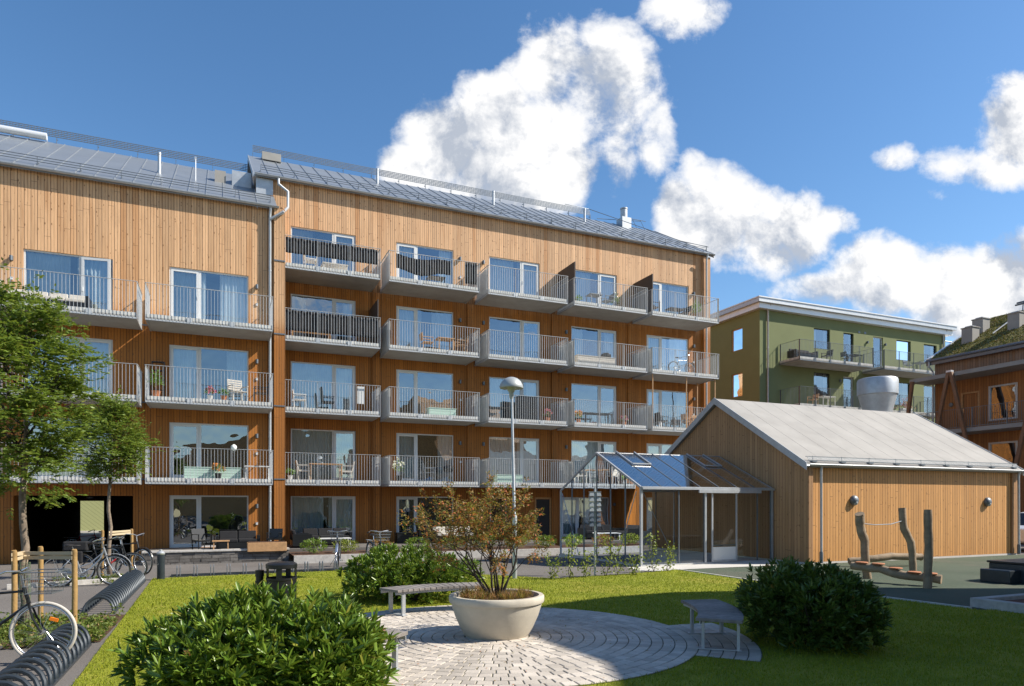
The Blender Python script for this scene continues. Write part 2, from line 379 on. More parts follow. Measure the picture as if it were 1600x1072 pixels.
# frame of the courtyard: t runs along the long facade, v runs away from the yard through it
P0 = Vector((-10.05, 30.2, 0)); ROT = math.atan2(.3925, .9198)
UV = Vector((math.cos(ROT), math.sin(ROT), 0)); VV = Vector((-math.sin(ROT), math.cos(ROT), 0))
def W(t, v, z=0.0):
    p = P0 + UV*t + VV*v; return (p.x, p.y, z)
def T(x, y):
    d = Vector((x, y, 0)) - P0; return d.dot(UV), d.dot(VV)
def gz(v):
    a = min(1, max(0, (v + 12.6) / 7.6)); return -.40*(a*a*(3-2*a))
def frame(name): # courtyard-aligned empty transform for a single mesh
    return None
def place(o, loc=None, rz=ROT):
    o.location = loc or (P0.x, P0.y, 0); o.rotation_euler = (0, 0, rz); return o

# ------------------------------------------------------------------ ground
def strip_sheet(name, material, poly_fn=None, t0=-220, t1=260, vs=None, z=0.0):
    mb = MB(); vs = vs or [-120, -40, -12.6] + [-12.6 + 7.6*i/10 for i in range(1, 11)] + [10, 60, 320]
    ts = [t0, -60, -20, 0, 20, 60, t1]
    o = len(mb.v)
    for v in vs:
        for t in ts: mb.v.append((t, v, gz(v)+z))
    n = len(ts)
    for i in range(len(vs)-1):
        for j in range(n-1): mb.f.append((i*n+j, i*n+j+1, (i+1)*n+j+1, (i+1)*n+j))
    return place(mb.build(name, material))
tag(strip_sheet('ground', 'asphalt'), kind='structure')

def poly_sheet(name, material, pts, z, kind='structure', thick=None):
    mb = MB()
    mb.add([(p[0], p[1], z) for p in pts], [tuple(range(len(pts)))])
    o = place(mb.build(name, material)); tag(o, kind=kind); return o
LAWN = [(-4.1,-13.35),(-1,-13.25),(1.2,-13.1),(2.4,-13.9),(3.4,-15.5),(4.7,-17.1),(6.4,-16.95),(8.25,-16.66),(8.72,-16.45),(8.7,-19),(8.93,-22.45),(9.12,-24.3),(13.5,-24.45),(17,-24.6),(17,-33),(-3.9,-33),(-3.95,-23.8)]
poly_sheet('lawn', 'lawn', LAWN, .016)
poly_sheet('play_surface', 'rubber', [(8.80,-16.5),(13.3,-16.62),(26,-16.72),(26,-24.3),(9.20,-24.2),(9.02,-22.4),(8.79,-19)], .012)
poly_sheet('paving_pad', 'pad', [(7.9,-15.3),(13.3,-15.3),(13.3,-16.48),(8.8,-16.40),(8.2,-16.55),(7.7,-16.3)], .008)

# round paving: every stone its own small block, rings about the planter
CEN = Vector((-.2, 9.15, 0))
def paving():
    mb = MB(); rg = random.Random(3)
    def stone(r0, r1, a0, a1):
        z0, j = .0, .006; g = .0055
        dz = [.030 + rg.uniform(-.0022, .0022) for _ in range(4)]
        rm = (r0+r1)/2; ga = g/max(rm, .05); r0 += g; r1 -= g; a0 += ga; a1 -= ga
        if a1 <= a0: return
        b = .006; ba = b/max(rm, .08)
        def p(r, a, z): return (r*math.cos(a), r*math.sin(a), z)
        bot = [p(r0,a0,.012), p(r1,a0,.012), p(r1,a1,.012), p(r0,a1,.012)]
        mid = [p(r0,a0,dz[0]-.005), p(r1,a0,dz[1]-.005), p(r1,a1,dz[2]-.005), p(r0,a1,dz[3]-.005)]
        top = [p(r0+b,a0+ba,dz[0]), p(r1-b,a0+ba,dz[1]), p(r1-b,a1-ba,dz[2]), p(r0+b,a1-ba,dz[3])]
        mb.add(bot+mid+top, [(8,9,10,11)] + [(i,(i+1)%4,4+(i+1)%4,4+i) for i in range(4)] + [(4+i,4+(i+1)%4,8+(i+1)%4,8+i) for i in range(4)])
    w = .145; n = 17
    for k in range(1, n+1):
        r0, r1 = k*w, (k+1)*w; m = max(5, int(2*PI*(r0+r1)/2/.155)); off = rg.random()
        ks = [2*PI*(i+off+rg.uniform(-.06,.06))/m for i in range(m)]; ks.append(ks[0]+2*PI)
        for i in range(m): stone(r0, r1, ks[i], ks[i+1])
    for (A0, A1, k0, k1) in ((-26, 18, 18, 23), (88, 142, 18, 20), (-152, -100, 18, 19)):
        for k in range(k0, k1):
            r0, r1 = k*w, (k+1)*w; L = rad(A1-A0)*(r0+r1)/2; m = int(L/.2)
            for i in range(m): stone(r0, r1, rad(A0)+rad(A1-A0)*i/m, rad(A0)+rad(A1-A0)*(i+1)/m)
    o = mb.build('paving_stones', 'paver', recalc=False); o.location = CEN; tag(o, kind='structure')
    bd = MB()
    bd.add([(2.615*math.cos(2*PI*i/72), 2.615*math.sin(2*PI*i/72), .0205) for i in range(72)], [tuple(range(72))])
    for (A0, A1, r1) in ((-26, 18, 23*w+.005), (88, 142, 20*w+.005), (-152, -100, 19*w+.005)):
        N = 14; vs = []
        for i in range(N+1):
            a = rad(A0)+rad(A1-A0)*i/N; vs += [(2.60*math.cos(a), 2.60*math.sin(a), .0195), (r1*math.cos(a), r1*math.sin(a), .0195)]
        bd.add(vs, [(2*i, 2*i+1, 2*i+3, 2*i+2) for i in range(N)])
    o = bd.build('paving_bed', 'sand'); o.location = CEN; tag(o, kind='structure')
paving()

# kerbs
def kerb(name, pts, w, h, material='granite', label=None, seg=1.0):
    mb = MB(); rg = random.Random(5)
    for a, b in zip(pts[:-1], pts[1:]):
        a = Vector((*a, 0)); b = Vector((*b, 0)); L = (b-a).length; n = max(1, int(L/seg)); d = (b-a)/L
        for i in range(n):
            p = a + (b-a)*(i/n) + d*.004; q = a + (b-a)*((i+1)/n) - d*.004; zz = gz((p.y+q.y)/2)
            hh = h + rg.uniform(-.004, .004)
            p = Vector((p.x, p.y, zz + hh/2 - .03)); q = Vector((q.x, q.y, zz + hh/2 - .03))
            mb.bar(p, q, w, hh + .06)
    return tag(place(mb.build(name, material)), kind='structure')
kerb('kerb', [(8.755,-16.6),(8.74,-19),(8.975,-22.4),(9.15,-24.1)], .055, .035, 'pad')
kerb('bed_edging', [(-6.75,-14.35),(-4.35,-13.72)], .16, .10, 'granite', seg=.6)

# grass blades
def grass():
    N = 150000; poly = np.array(LAWN)
    # denser near the camera
    t = RNG.uniform(-4.3, 13, N*3); v = -13.0 - (18.0)*RNG.random(N*3)**1.0
    inside = np.zeros(len(t), bool); x, y = t, v; j = len(poly)-1
    for i in range(len(poly)):
        xi, yi = poly[i]; xj, yj = poly[j]
        with np.errstate(divide='ignore', invalid='ignore'):
            c = ((yi > y) != (yj > y)) & (x < (xj-xi)*(y-yi)/(yj-yi+1e-12)+xi)
        inside ^= c; j = i
    wx = P0.x + UV.x*t + VV.x*v; wy = P0.y + UV.y*t + VV.y*v
    keep = inside & (wy > 4.9) & (np.abs(wx) < .80*wy + .6)
    dx, dy = wx-CEN.x, wy-CEN.y; r = np.hypot(dx, dy); an = np.degrees(np.arctan2(dy, dx))
    keep &= r > 2.60
    keep &= ~((an > -26.5) & (an < 18.5) & (r < 3.34)); keep &= ~((an > 87.5) & (an < 142.5) & (r < 2.91)); keep &= ~((an > -152.5) & (an < -99.5) & (r < 2.77))
    wx, wy = wx[keep], wy[keep]; p = np.clip((9.0/wy)**1.4, 0, 1); k = RNG.random(len(wx)) < p; wx, wy = wx[k][:N], wy[k][:N]; n = len(wx)
    h = RNG.uniform(.018, .042, n); w = .0022 + .00035*wy; a = RNG.uniform(0, 2*PI, n); ln = RNG.uniform(0, .028, n); b = RNG.uniform(0, 2*PI, n)
    V = np.zeros((n, 3, 3)); cx, cy = np.cos(a)*w, np.sin(a)*w
    V[:,0] = np.stack([wx-cx, wy-cy, np.full(n, .014)], 1); V[:,1] = np.stack([wx+cx, wy+cy, np.full(n, .014)], 1)
    V[:,2] = np.stack([wx+np.cos(b)*ln, wy+np.sin(b)*ln, .014+h], 1)
    me = bpy.data.meshes.new('grass'); me.vertices.add(3*n); me.vertices.foreach_set('co', V.reshape(-1))
    me.loops.add(3*n); me.polygons.add(n); me.loops.foreach_set('vertex_index', np.arange(3*n, dtype=np.int32))
    me.polygons.foreach_set('loop_start', np.arange(0, 3*n, 3, dtype=np.int32)); me.polygons.foreach_set('loop_total', np.full(n, 3, dtype=np.int32))
    me.update(calc_edges=True); me.materials.append(M['blade']); o = bpy.data.objects.new('grass', me); COL.objects.link(o)
    tag(o, 'short sunlit lawn grass growing round the circular paving', 'grass', kind='stuff')
grass()

# ------------------------------------------------------------------ leaf helper
def leaf_mesh(name, C, D, L, Wd, material, parent=None, fold=.25, hexa=True, up=None):
    """C centres (base), D directions, L lengths, Wd widths: one small folded blade each"""
    C = np.asarray(C); D = np.asarray(D); n = len(C); D = D/np.linalg.norm(D, axis=1, keepdims=True)
    L = np.broadcast_to(L, (n,))[:, None]; Wd = np.broadcast_to(Wd, (n,))[:, None]
    R = RNG.normal(size=(n, 3)) * .6 + (np.array([0, 0, 1.0]) if up is None else up); S = np.cross(D, R); S /= np.linalg.norm(S, axis=1, keepdims=True)+1e-9
    N = np.cross(S, D)
    if hexa:
        pts = [C, C+D*L*.3-S*Wd*.5+N*Wd*fold, C+D*L*.72-S*Wd*.42+N*Wd*fold*.6, C+D*L-N*L*.06, C+D*L*.72+S*Wd*.42+N*Wd*fold*.6, C+D*L*.3+S*Wd*.5+N*Wd*fold]
        V = np.stack(pts, 1).reshape(-1, 3); b = np.arange(n)[:, None]*6
        F = np.concatenate([b+np.array([0,1,2,3]), b+np.array([0,3,4,5])], 0)
    else:
        pts = [C, C+D*L*.45-S*Wd*.5, C+D*L, C+D*L*.45+S*Wd*.5]
        V = np.stack(pts, 1).reshape(-1, 3); b = np.arange(n)[:, None]*4; F = b+np.array([0,1,2,3])
    F = F.astype(np.int32); k = len(F)
    me = bpy.data.meshes.new(name); me.vertices.add(len(V)); me.vertices.foreach_set('co', V.reshape(-1).astype(np.float32))
    me.loops.add(4*k); me.polygons.add(k); me.loops.foreach_set('vertex_index', F.reshape(-1))
    me.polygons.foreach_set('loop_start', np.arange(0, 4*k, 4, dtype=np.int32)); me.polygons.foreach_set('loop_total', np.full(k, 4, dtype=np.int32))
    me.update(calc_edges=True); me.materials.append(M[material]); o = bpy.data.objects.new(name, me); COL.objects.link(o)
    if parent is not None: o.parent = parent
    return o

def rosettes(C, A, per=8, tilt=(.25, 1.0)):
    """whorls of leaves: centres C, axes A -> leaf bases and directions"""
    n = len(C); A = A/np.linalg.norm(A, axis=1, keepdims=True)
    X = np.cross(A, RNG.normal(size=(n, 3))); X /= np.linalg.norm(X, axis=1, keepdims=True); Y = np.cross(A, X)
    cs, ds = [], []
    for k in range(per):
        th = 2*PI*k/per + RNG.uniform(-.3, .3, n); ti = RNG.uniform(tilt[0], tilt[1], n)
        d = A*np.cos(ti)[:, None] + (X*np.cos(th)[:, None]+Y*np.sin(th)[:, None])*np.sin(ti)[:, None]
        cs.append(C - A*.02*RNG.random((n, 1))); ds.append(d)
    return np.concatenate(cs), np.concatenate(ds)

def rhodo(label, cx, cy, rx, ry, h, n, material, leafL=.115, seed=1, group='rhododendron shrubs round the paving', lumps=9):
    t = thing('rhododendron_bush', label, 'bush', (cx, cy, 0), 0, group)
    rg = np.random.default_rng(seed)
    # lumpy shell: union of lobes
    lob = []
    for i in range(lumps):
        a = 2*PI*i/lumps + rg.uniform(-.3, .3); q = rg.uniform(.45, .78)
        lob.append((math.cos(a)*q*rx, math.sin(a)*q*ry, h*rg.uniform(.36, .62), rg.uniform(.42, .6)))
    for i in range(7):
        a = 2*PI*i/7+.4; lob.append((math.cos(a)*.60*rx, math.sin(a)*.60*ry, h*.20, .42))
    lob += [(0, 0, h*.42, .62), (rx*.45, -ry*.3, h*.52, .5), (-rx*.45, 0, h*.5, .5), (0, -ry*.4, h*.5, .5)]
    C, A = [], []
    while len(C) < n:
        l = lob[rg.integers(len(lob))]; d = rg.normal(size=3); d /= np.linalg.norm(d)
        if d[2] < -.55: continue
        s = l[3]*(rg.uniform(.74, 1.10) if rg.random() < .8 else rg.uniform(.45, .8)); p = np.array([l[0]+d[0]*s*rx*.8, l[1]+d[1]*s*ry*.8, l[2]+d[2]*s*h*.72])
        if p[2] < .06 or p[2] > h*1.06: continue
        C.append(p); A.append(np.array([d[0], d[1], max(d[2], -.1)+.55]))
    for i in range(70):      # stray shoots standing out of the outline
        a = rg.uniform(0, 2*PI); q = rg.uniform(.2, 1.0); z = h*math.sqrt(max(.05, 1-q*q*.8))*rg.uniform(.95, 1.13)
        b = np.array([math.cos(a)*q*rx*1.02, math.sin(a)*q*ry*1.02, z*.9])
        for k in range(3): C.append(b+np.array([0, 0, .045*k])); A.append(np.array([math.cos(a)*q, math.sin(a)*q, 1.1]))
    C = np.array(C); A = np.array(A)
    bc, bd = rosettes(C, A, 8)
    L = rg.uniform(.55, 1.25, len(bc))*leafL
    leaf_mesh('foliage', bc, bd, L, L*.25, material, t, .28)
    k_ = rg.integers(0, len(C), 34); sc, sd_ = [], []
    for i in k_:
        for j in range(14): sc.append(C[i]+A[i]*.05+rg.normal(size=3)*.014); sd_.append(A[i]+rg.normal(size=3)*.7)
    tag(leaf_mesh('seed_heads', sc, sd_, .035, .012, 'drygrass', t, hexa=False), kind='stuff')
    st = MB()
    for i in range(26):
        a = rg.uniform(0, 2*PI); q = rg.uniform(.3, .85); e = (math.cos(a)*q*rx, math.sin(a)*q*ry, h*rg.uniform(.35, .8))
        b = (e[0]*.25, e[1]*.25, 0); m = (e[0]*.6+rg.normal()*.05, e[1]*.6+rg.normal()*.05, e[2]*.45)
        st.tube([b, m, e], [.022, .015, .006], 5)
    st.build('stems', 'twig', t)
    return t
rhodo('large glossy rhododendron bush in the sunny left foreground beside the bike rack', -2.13, 6.0, 1.06, .92, .96, 2700, 'rhodo', .115, 3)
rhodo('sunlit rhododendron bush directly behind the long slatted bench', -1.95, 12.75, 1.28, .95, .92, 1500, 'rhodo', .11, 5)
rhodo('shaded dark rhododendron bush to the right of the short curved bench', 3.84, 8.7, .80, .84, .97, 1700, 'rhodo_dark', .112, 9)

# ------------------------------------------------------------------ trees
def branchy(mb, p, d, L, r, depth, ends, rg, spread=.55, up=.15, kids=(2, 3)):
    n = 4; pts = [Vector(p)]; dd = Vector(d).normalized()
    for i in range(n):
        dd = (dd + Vector((rg.gauss(0, .10), rg.gauss(0, .10), rg.gauss(0, .06)+up*.25))).normalized(); pts.append(pts[-1]+dd*(L/n))
    mb.tube(pts, [r*(1-.45*i/n) for i in range(n+1)], 5 if depth else 4, cap=False)
    if depth <= 1:
        for q in pts[2:]: ends.append((q.copy(), dd.copy()))
    if depth == 0: return
    for k in range(rg.randint(*kids)):
        i = rg.randint(2, n); a = dd.cross(Vector((rg.gauss(0,1), rg.gauss(0,1), rg.gauss(0,1)))).normalized()
        nd = (dd + a*spread*rg.uniform(.7, 1.4)).normalized()
        branchy(mb, pts[i], nd, L*rg.uniform(.6, .8), r*.55, depth-1, ends, rg, spread, up, kids)

def rowan(label, x, y, trunk_h, r0, zc, rx, rz, nleaf, seed):
    rg = random.Random(seed); nr = np.random.default_rng(seed); t = thing('rowan_tree', label, 'tree', (x, y, 0), 0, 'young staked trees by the bike racks')
    mb = MB(); pts = [Vector((0, 0, -.05))]
    for i in range(1, 7): pts.append(Vector((rg.gauss(0, .022), rg.gauss(0, .02), trunk_h*i/6)))
    mb.tube(pts, [r0*1.25]+[r0*(1-.07*i) for i in range(6)], 10)
    mb.tube([pts[-1], pts[-1]+Vector((.02, 0, (zc-trunk_h)*.6)), Vector((.03, .02, zc+rz*.75))], [r0*.62, r0*.42, r0*.12], 7)
    mb.build('trunk', 'bark', t, smooth=True)
    br = MB(); ends = []
    for i in range(16):
        a = 2.4*i+rg.uniform(-.3, .3); z = trunk_h*.93 + (zc+rz*.45-trunk_h)*i/16
        branchy(br, (0, 0, z), (math.cos(a), math.sin(a), .85+.5*i/16), rx*rg.uniform(.45, .72), r0*.32, 2, ends, rg)
    br.build('branches', 'twig', t)
    # compound leaves: a curved rachis with pairs of leaflets, gathered in sprays so the crown breaks into light and dark clumps
    sprays = []
    while len(sprays) < 90:
        d = nr.normal(size=3); d /= np.linalg.norm(d); q = nr.uniform(.25, 1.0)**.55
        z = d[2]*q; wd = 1.0 - .52*max(0, z)**1.2 - .25*max(0, -z)
        p = np.array([d[0]*q*rx*wd, d[1]*q*rx*wd, zc+z*rz])
        if nr.random() < .35: p[:2] *= 1.12
        sprays.append((p, nr.uniform(.10, .23)))
    C, D = [], []
    per = nleaf//len(sprays)
    for p, s in sprays:
        out = p-np.array([0, 0, zc-rz*.6]); out /= np.linalg.norm(out)
        for k in range(per):
            b = p+nr.normal(size=3)*s*np.array([1, 1, .55]); dr = out+nr.normal(size=3)*.6; dr[2] = dr[2]*.4+.05; dr /= np.linalg.norm(dr)
            side = np.cross(dr, [0, 0, 1.0]); side /= np.linalg.norm(side)+1e-6
            for j in range(6):
                q = b+dr*(.022*j)+np.array([0, 0, -.0035*j*j*.35])
                for sg in (-1, 1):
                    C.append(q); D.append(side*sg+dr*.55+np.array([0, 0, -.25])+nr.normal(size=3)*.12)
            C.append(b+dr*.13); D.append(dr)
    C = np.array(C); D = np.array(D)
    leaf_mesh('crown', C, D, nr.uniform(.055, .082, len(C)), .027, 'rowan', t, hexa=False)
    return t
rowan('bigger leafy young tree with a pale trunk at the left edge of the yard', -7.05, 9.85, 2.3, .062, 3.40, .94, 1.58, 3300, 21)
rowan('smaller round young tree on a thin trunk beside the parked bicycles', -9.86, 16.75, 2.45, .05, 3.30, .84, 1.12, 2500, 35)

def stake(label, x, y, h=1.15):
    t = thing('tree_stake', label, 'stake', (x, y, 0), 0, 'timber stakes holding the young trees')
    mb = MB(); mb.tube([(0, 0, -.1), (.008, 0, h*.5), (0, .006, h-.03), (0, 0, h)], [.036, .036, .035, .030], 12); mb.build('post', 'post_wood', t, smooth='auto')
    return t
stake('timber stake at the far left edge in front of the bigger tree', -6.93, 9.50)
stake('timber stake right of the bigger tree, between it and the far bike rack', -6.22, 9.70)
stake('timber stake behind the trunk of the bigger tree', -7.15, 10.35)
stake('timber stake just left of the smaller tree trunk among the bicycles', -10.02, 16.7)
stake('timber stake right of the smaller tree in front of the dark passage', -9.75, 17.5)
def tie(label, a, b, z):
    mb = MB(); a = Vector((*a, z)); b = Vector((*b, z+.01))
    for dz in (-.025, .04):
        mb.bar(a+Vector((0,-.05,dz)), b+Vector((0,-.05,dz)), .006, .045); mb.bar(a+Vector((0,.05,dz)), b+Vector((0,.05,dz*.5)), .006, .045)
    tag(mb.build('tree_tie', 'strap'), label, 'strap', 'webbing straps between stakes and trees')
tie('beige webbing strap from the edge stake to the bigger tree', (-6.93, 9.50), (-7.02, 9.88), 1.05)
tie('long beige webbing strap from the bigger tree to its right stake', (-7.0, 9.8), (-6.22, 9.70), 1.05)
tie('beige webbing strap from the smaller tree to its right stake', (-9.86, 16.75), (-9.75, 17.5), 1.06)
def guard():
    mb = MB()
    for k in range(14):
        a = 2*PI*k/14; mb.tube([(.085*math.cos(a+.5*z), .085*math.sin(a+.5*z), z) for z in (0, .25, .5, .75, .95)], .003, 4)
    for i in range(20): mb.torus((0, 0, .05*i), .085, .003, axis=2, n=14, m=4)
    o = mb.build('trunk_guard', mat('guard_mesh', (.10, .14, .08), .7)); o.location = (-7.05, 9.85, 0); tag(o, 'dark green mesh sleeve round the foot of the bigger tree', 'tree guard')
guard()

def cover(label, pts, n, hh, cat='ground cover', name='ground_cover', material='cover', L=.05, zf=lambda v: 0):
    C, D = [], []
    poly = pts; xs = [p[0] for p in poly]; ys = [p[1] for p in poly]; rg = np.random.default_rng(len(label))
    clumps = [(rg.uniform(min(xs), max(xs)), rg.uniform(min(ys), max(ys)), rg.uniform(.5, 1.0)) for _ in range(max(6, n//60))]
    for i in range(n):
        c = clumps[rg.integers(len(clumps))]; q = rg.normal(size=2)*.13; t, v = c[0]+q[0], c[1]+q[1]
        if not (min(xs) < t < max(xs) and min(ys) < v < max(ys)): continue
        p = W(t, v); z = zf(v)+abs(rg.normal())*hh*.5*c[2]*max(.2, 1-(q[0]**2+q[1]**2)*12)
        for k in range(3):
            C.append((p[0], p[1], z+.02)); d = rg.normal(size=3); d[2] = abs(d[2])*.8; D.append(d)
    o = leaf_mesh(name, C, D, L, L*.6, material, hexa=False); return tag(o, label, cat, kind='stuff')
cover('low leafy ground cover round the foot of the bigger tree', [(-6.8,-21.6),(-4.05,-19.0)], 5200, .16)
cover('sparse grass and weeds in the bed under the smaller tree', [(-6.4,-14.2),(-4.4,-12.6)], 1300, .14)
poly_sheet('planting_bed', 'soil', [(-7,-21.6),(-4.05,-21.45),(-4.02,-19.1),(-7,-18.9)], .006)
poly_sheet('tree_bed', 'soil', [(-6.7,-14.3),(-4.35,-13.7),(-4.5,-12.6),(-6.7,-12.6)], .006)

# ------------------------------------------------------------------ building helpers (local frame: x along, y away, z up)
def grid_wall(mb, x0, x1, z0, z1, holes, y=0.0, depth=.12):
    xs = sorted({x0, x1, *[h[0] for h in holes], *[h[1] for h in holes]}); zs = sorted({z0, z1, *[h[2] for h in holes], *[h[3] for h in holes]})
    xs = [x for x in xs if x0 <= x <= x1]; zs = [z for z in zs if z0 <= z <= z1]
    for i in range(len(xs)-1):
        for j in range(len(zs)-1):
            cx, cz = (xs[i]+xs[i+1])/2, (zs[j]+zs[j+1])/2
            if any(h[0] < cx < h[1] and h[2] < cz < h[3] for h in holes): continue
            mb.quad((xs[i], y, zs[j]), (xs[i+1], y, zs[j]), (xs[i+1], y, zs[j+1]), (xs[i], y, zs[j+1]))
    for (a, b, c, d) in holes:
        mb.quad((a, y, c), (a, y, d), (a, y+depth, d), (a, y+depth, c)); mb.quad((b, y, c), (b, y+depth, c), (b, y+depth, d), (b, y, d))
        mb.quad((a, y, d), (b, y, d), (b, y+depth, d), (a, y+depth, d)); mb.quad((a, y, c), (a, y+depth, c), (b, y+depth, c), (b, y, c))

def frame_rect(mb, x0, x1, z0, z1, y0, y1, w):
    mb.box(x0, y0, z0, x0+w, y1, z1); mb.box(x1-w, y0, z0, x1, y1, z1)
    mb.box(x0+w, y0, z0, x1-w, y1, z0+w); mb.box(x0+w, y0, z1-w, x1-w, y1, z1)

def window(par, x0, x1, z0, z1, split=None, door=None, curt=.7, dark=False, opened=False, glass='glass', framem='pvc', y=.055, room=1.3, blind=False):
    """fixed pane and a glazed balcony door side by side; door = 'l', 'r' or None"""
    f = MB(); e = .002; x0 += e; x1 -= e; z0 += e; z1 -= e
    frame_rect(f, x0, x1, z0, z1, y, y+.07, .055)
    panes = []
    if split is not None:
        f.box(split-.045, y+.001, z0+.055, split+.045, y+.069, z1-.055)
        segs = [(x0+.055, split-.045), (split+.045, x1-.055)]
    else: segs = [(x0+.055, x1-.055)]
    di = {'l': 0, 'r': len(segs)-1}.get(door, None)
    if split is None and door is None: di = None
    w = f.build('window', framem, par)
    pn = MB()
    for i, (a, b) in enumerate(segs):
        if i == di:
            s = MB(); 
            if opened:
                frame_rect(s, 0, b-a, 0, z1-z0-.11, -.03, .03, .085); s.box(.02, -.07, .95, .06, -.03, 1.12)
                so = s.build('door_sash', framem, w); so.location = (a, y-.03, z0+.055); so.rotation_euler = (0, 0, rad(-9))
                q = MB(); q.box(.085, -.006, .085, b-a-.085, .006, z1-z0-.195); q.build('pane', glass, so); continue
            frame_rect(s, a+.003, b-.003, z0+.058, z1-.058, y-.012, y+.055, .085)
            hx = b-.05 if door == 'l' else a+.05
            s.bar((hx, y-.03, (z0+z1)/2-.02), (hx, y-.03, (z0+z1)/2+.12), .022, .022); s.build('door_sash', framem, w)
            pn.quad((a+.088, y+.02, z0+.146), (b-.088, y+.02, z0+.146), (b-.088, y+.02, z1-.146), (a+.088, y+.02, z1-.146))
        else:
            pn.quad((a, y+.03, z0+.055), (b, y+.03, z0+.055), (b, y+.03, z1-.055), (a, y+.03, z1-.055))
    if pn.f: pn.build('pane', glass, w)
    # the room behind
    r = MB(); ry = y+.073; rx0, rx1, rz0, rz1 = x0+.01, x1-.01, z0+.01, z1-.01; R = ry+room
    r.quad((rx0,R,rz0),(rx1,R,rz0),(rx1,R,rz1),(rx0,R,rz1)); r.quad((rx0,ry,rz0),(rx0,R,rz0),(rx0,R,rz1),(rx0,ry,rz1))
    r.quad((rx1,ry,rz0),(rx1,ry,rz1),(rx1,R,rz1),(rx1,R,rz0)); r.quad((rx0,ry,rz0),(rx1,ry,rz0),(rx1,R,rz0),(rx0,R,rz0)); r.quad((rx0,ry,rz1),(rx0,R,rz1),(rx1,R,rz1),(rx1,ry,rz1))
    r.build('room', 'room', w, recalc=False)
    if curt > 0:
        rg = random.Random(int((x0*13+z0*7)*10)); c = MB(); W_ = rx1-rx0
        spans = [(rx0+.03, rx0+.03+W_*curt*.55), (rx1-.03-W_*curt*.45, rx1-.03)] if curt < .95 else [(rx0+.03, rx1-.03)]
        for (a, b) in spans:
            n = max(8, int((b-a)/.022)); ph = rg.uniform(0, 6); vs = []
            for i in range(n+1):
                xx = a+(b-a)*i/n; yy = ry+.10+.028*math.sin(xx*46+ph)+.015*math.sin(xx*19+ph*2)
                vs += [(xx, yy, rz0+.03), (xx, yy, rz1-.02)]
            c.add(vs, [(2*i, 2*i+2, 2*i+3, 2*i+1) for i in range(n)])
        c.build('curtain', 'curtain', w, smooth=True, recalc=False)
    if blind:
        c = MB()
        for i in range(int((z1-z0-.2)/.05)): c.box(rx0+.05, ry+.04, z1-.12-.05*i, rx1-.05, ry+.075, z1-.115-.05*i)
        c.build('blind', 'curtain', w)
    return w

def balcony(par, x0, x1, zb, w=1.9, th=.22, divider=None, infill=None, railm='rail'):
    s = MB(); s.box(x0, -w, zb, x1, .0-.004, zb+th*.45); s.build
    b = s.build('balcony', 'concrete', par)
    e = MB(); e.box(x0, -w, zb+th*.45+.002, x1, -.004, zb+th); e.build('slab_edge', 'slab_edge', b)
    r = MB(); zt = zb+th+1.12; yo = -w-.035; xl, xr = x0-.03, x1+.03; zr0 = zb+.0
    # top rail, bottom flat, balusters
    r.bar((xl-.01, yo, zt), (xr+.01, yo, zt), .045, .012); r.bar((xl, yo+.012, zb+.015), (xr, yo+.012, zb+.015), .006, .05)
    for xx in (xl, xr):
        r.bar((xx, yo, zt), (xx, -.03, zt), .045, .012); r.bar((xx, yo, zb+.015), (xx, -.03, zb+.015), .006, .05)
    n = int((xr-xl)/.115)
    for i in range(1, n):
        x = xl+(xr-xl)*i/n; r.bar((x, yo, zb+.03), (x, yo, zt), .012, .012, up=(0, 1, 0))
    m = int(w/.115)
    for xx in (xl, xr):
        for i in range(1, m): y = yo+(w)*i/m; r.bar((xx, y, zb+.03), (xx, y, zt), .012, .012, up=(0, 1, 0))
    # broad flat end posts and intermediate posts with brackets
    for xx, sg in ((xl, 1), (xr, -1)):
        r.bar((xx, yo+.055, zb+.03), (xx, yo+.055, zt-.006), .010, .11, up=(0, 1, 0))
        r.bar((xx+sg*.0, -.10, zb+th), (xx, -.10, zt), .010, .09, up=(0, 1, 0))
    k = max(2, round((xr-xl)/1.45))
    for i in range(1, k):
        x = xl+(xr-xl)*i/k; r.bar((x, yo+.028, zb+.0), (x, yo+.028, zt-.006), .010, .055, up=(0, 1, 0)); r.box(x-.09, yo+.004, zb+.04, x+.09, yo+.03, zb+th-.02)
    r.build('railing', railm, b, recalc=False)
    # channel under the slab edge
    u = MB(); u.box(x0-.012, -w-.012, zb-.02, x1+.012, -w+.02, zb-.003); u.box(x0-.012, -w+.02, zb-.02, x0+.02, -.02, zb-.003); u.box(x1-.02, -w+.02, zb-.02, x1+.012, -.02, zb-.003)
    u.build('edge_angle', 'galv', b)
    if divider:
        for side in divider:
            d = MB(); xx = x0+.05 if side == 'l' else x1-.05; d.box(xx-.025, -w+.06, zb+th+.02, xx+.025, -.02, zb+th+1.95); d.build('divider', 'dark_panel', b)
    if infill:
        d = MB(); xx = x0+.06; d.box(xx-.01, -w+.2, zb+th+.02, xx+.01, -.05, zb+th+1.1); d.build('side_screen', 'slab_edge', b)
    return b

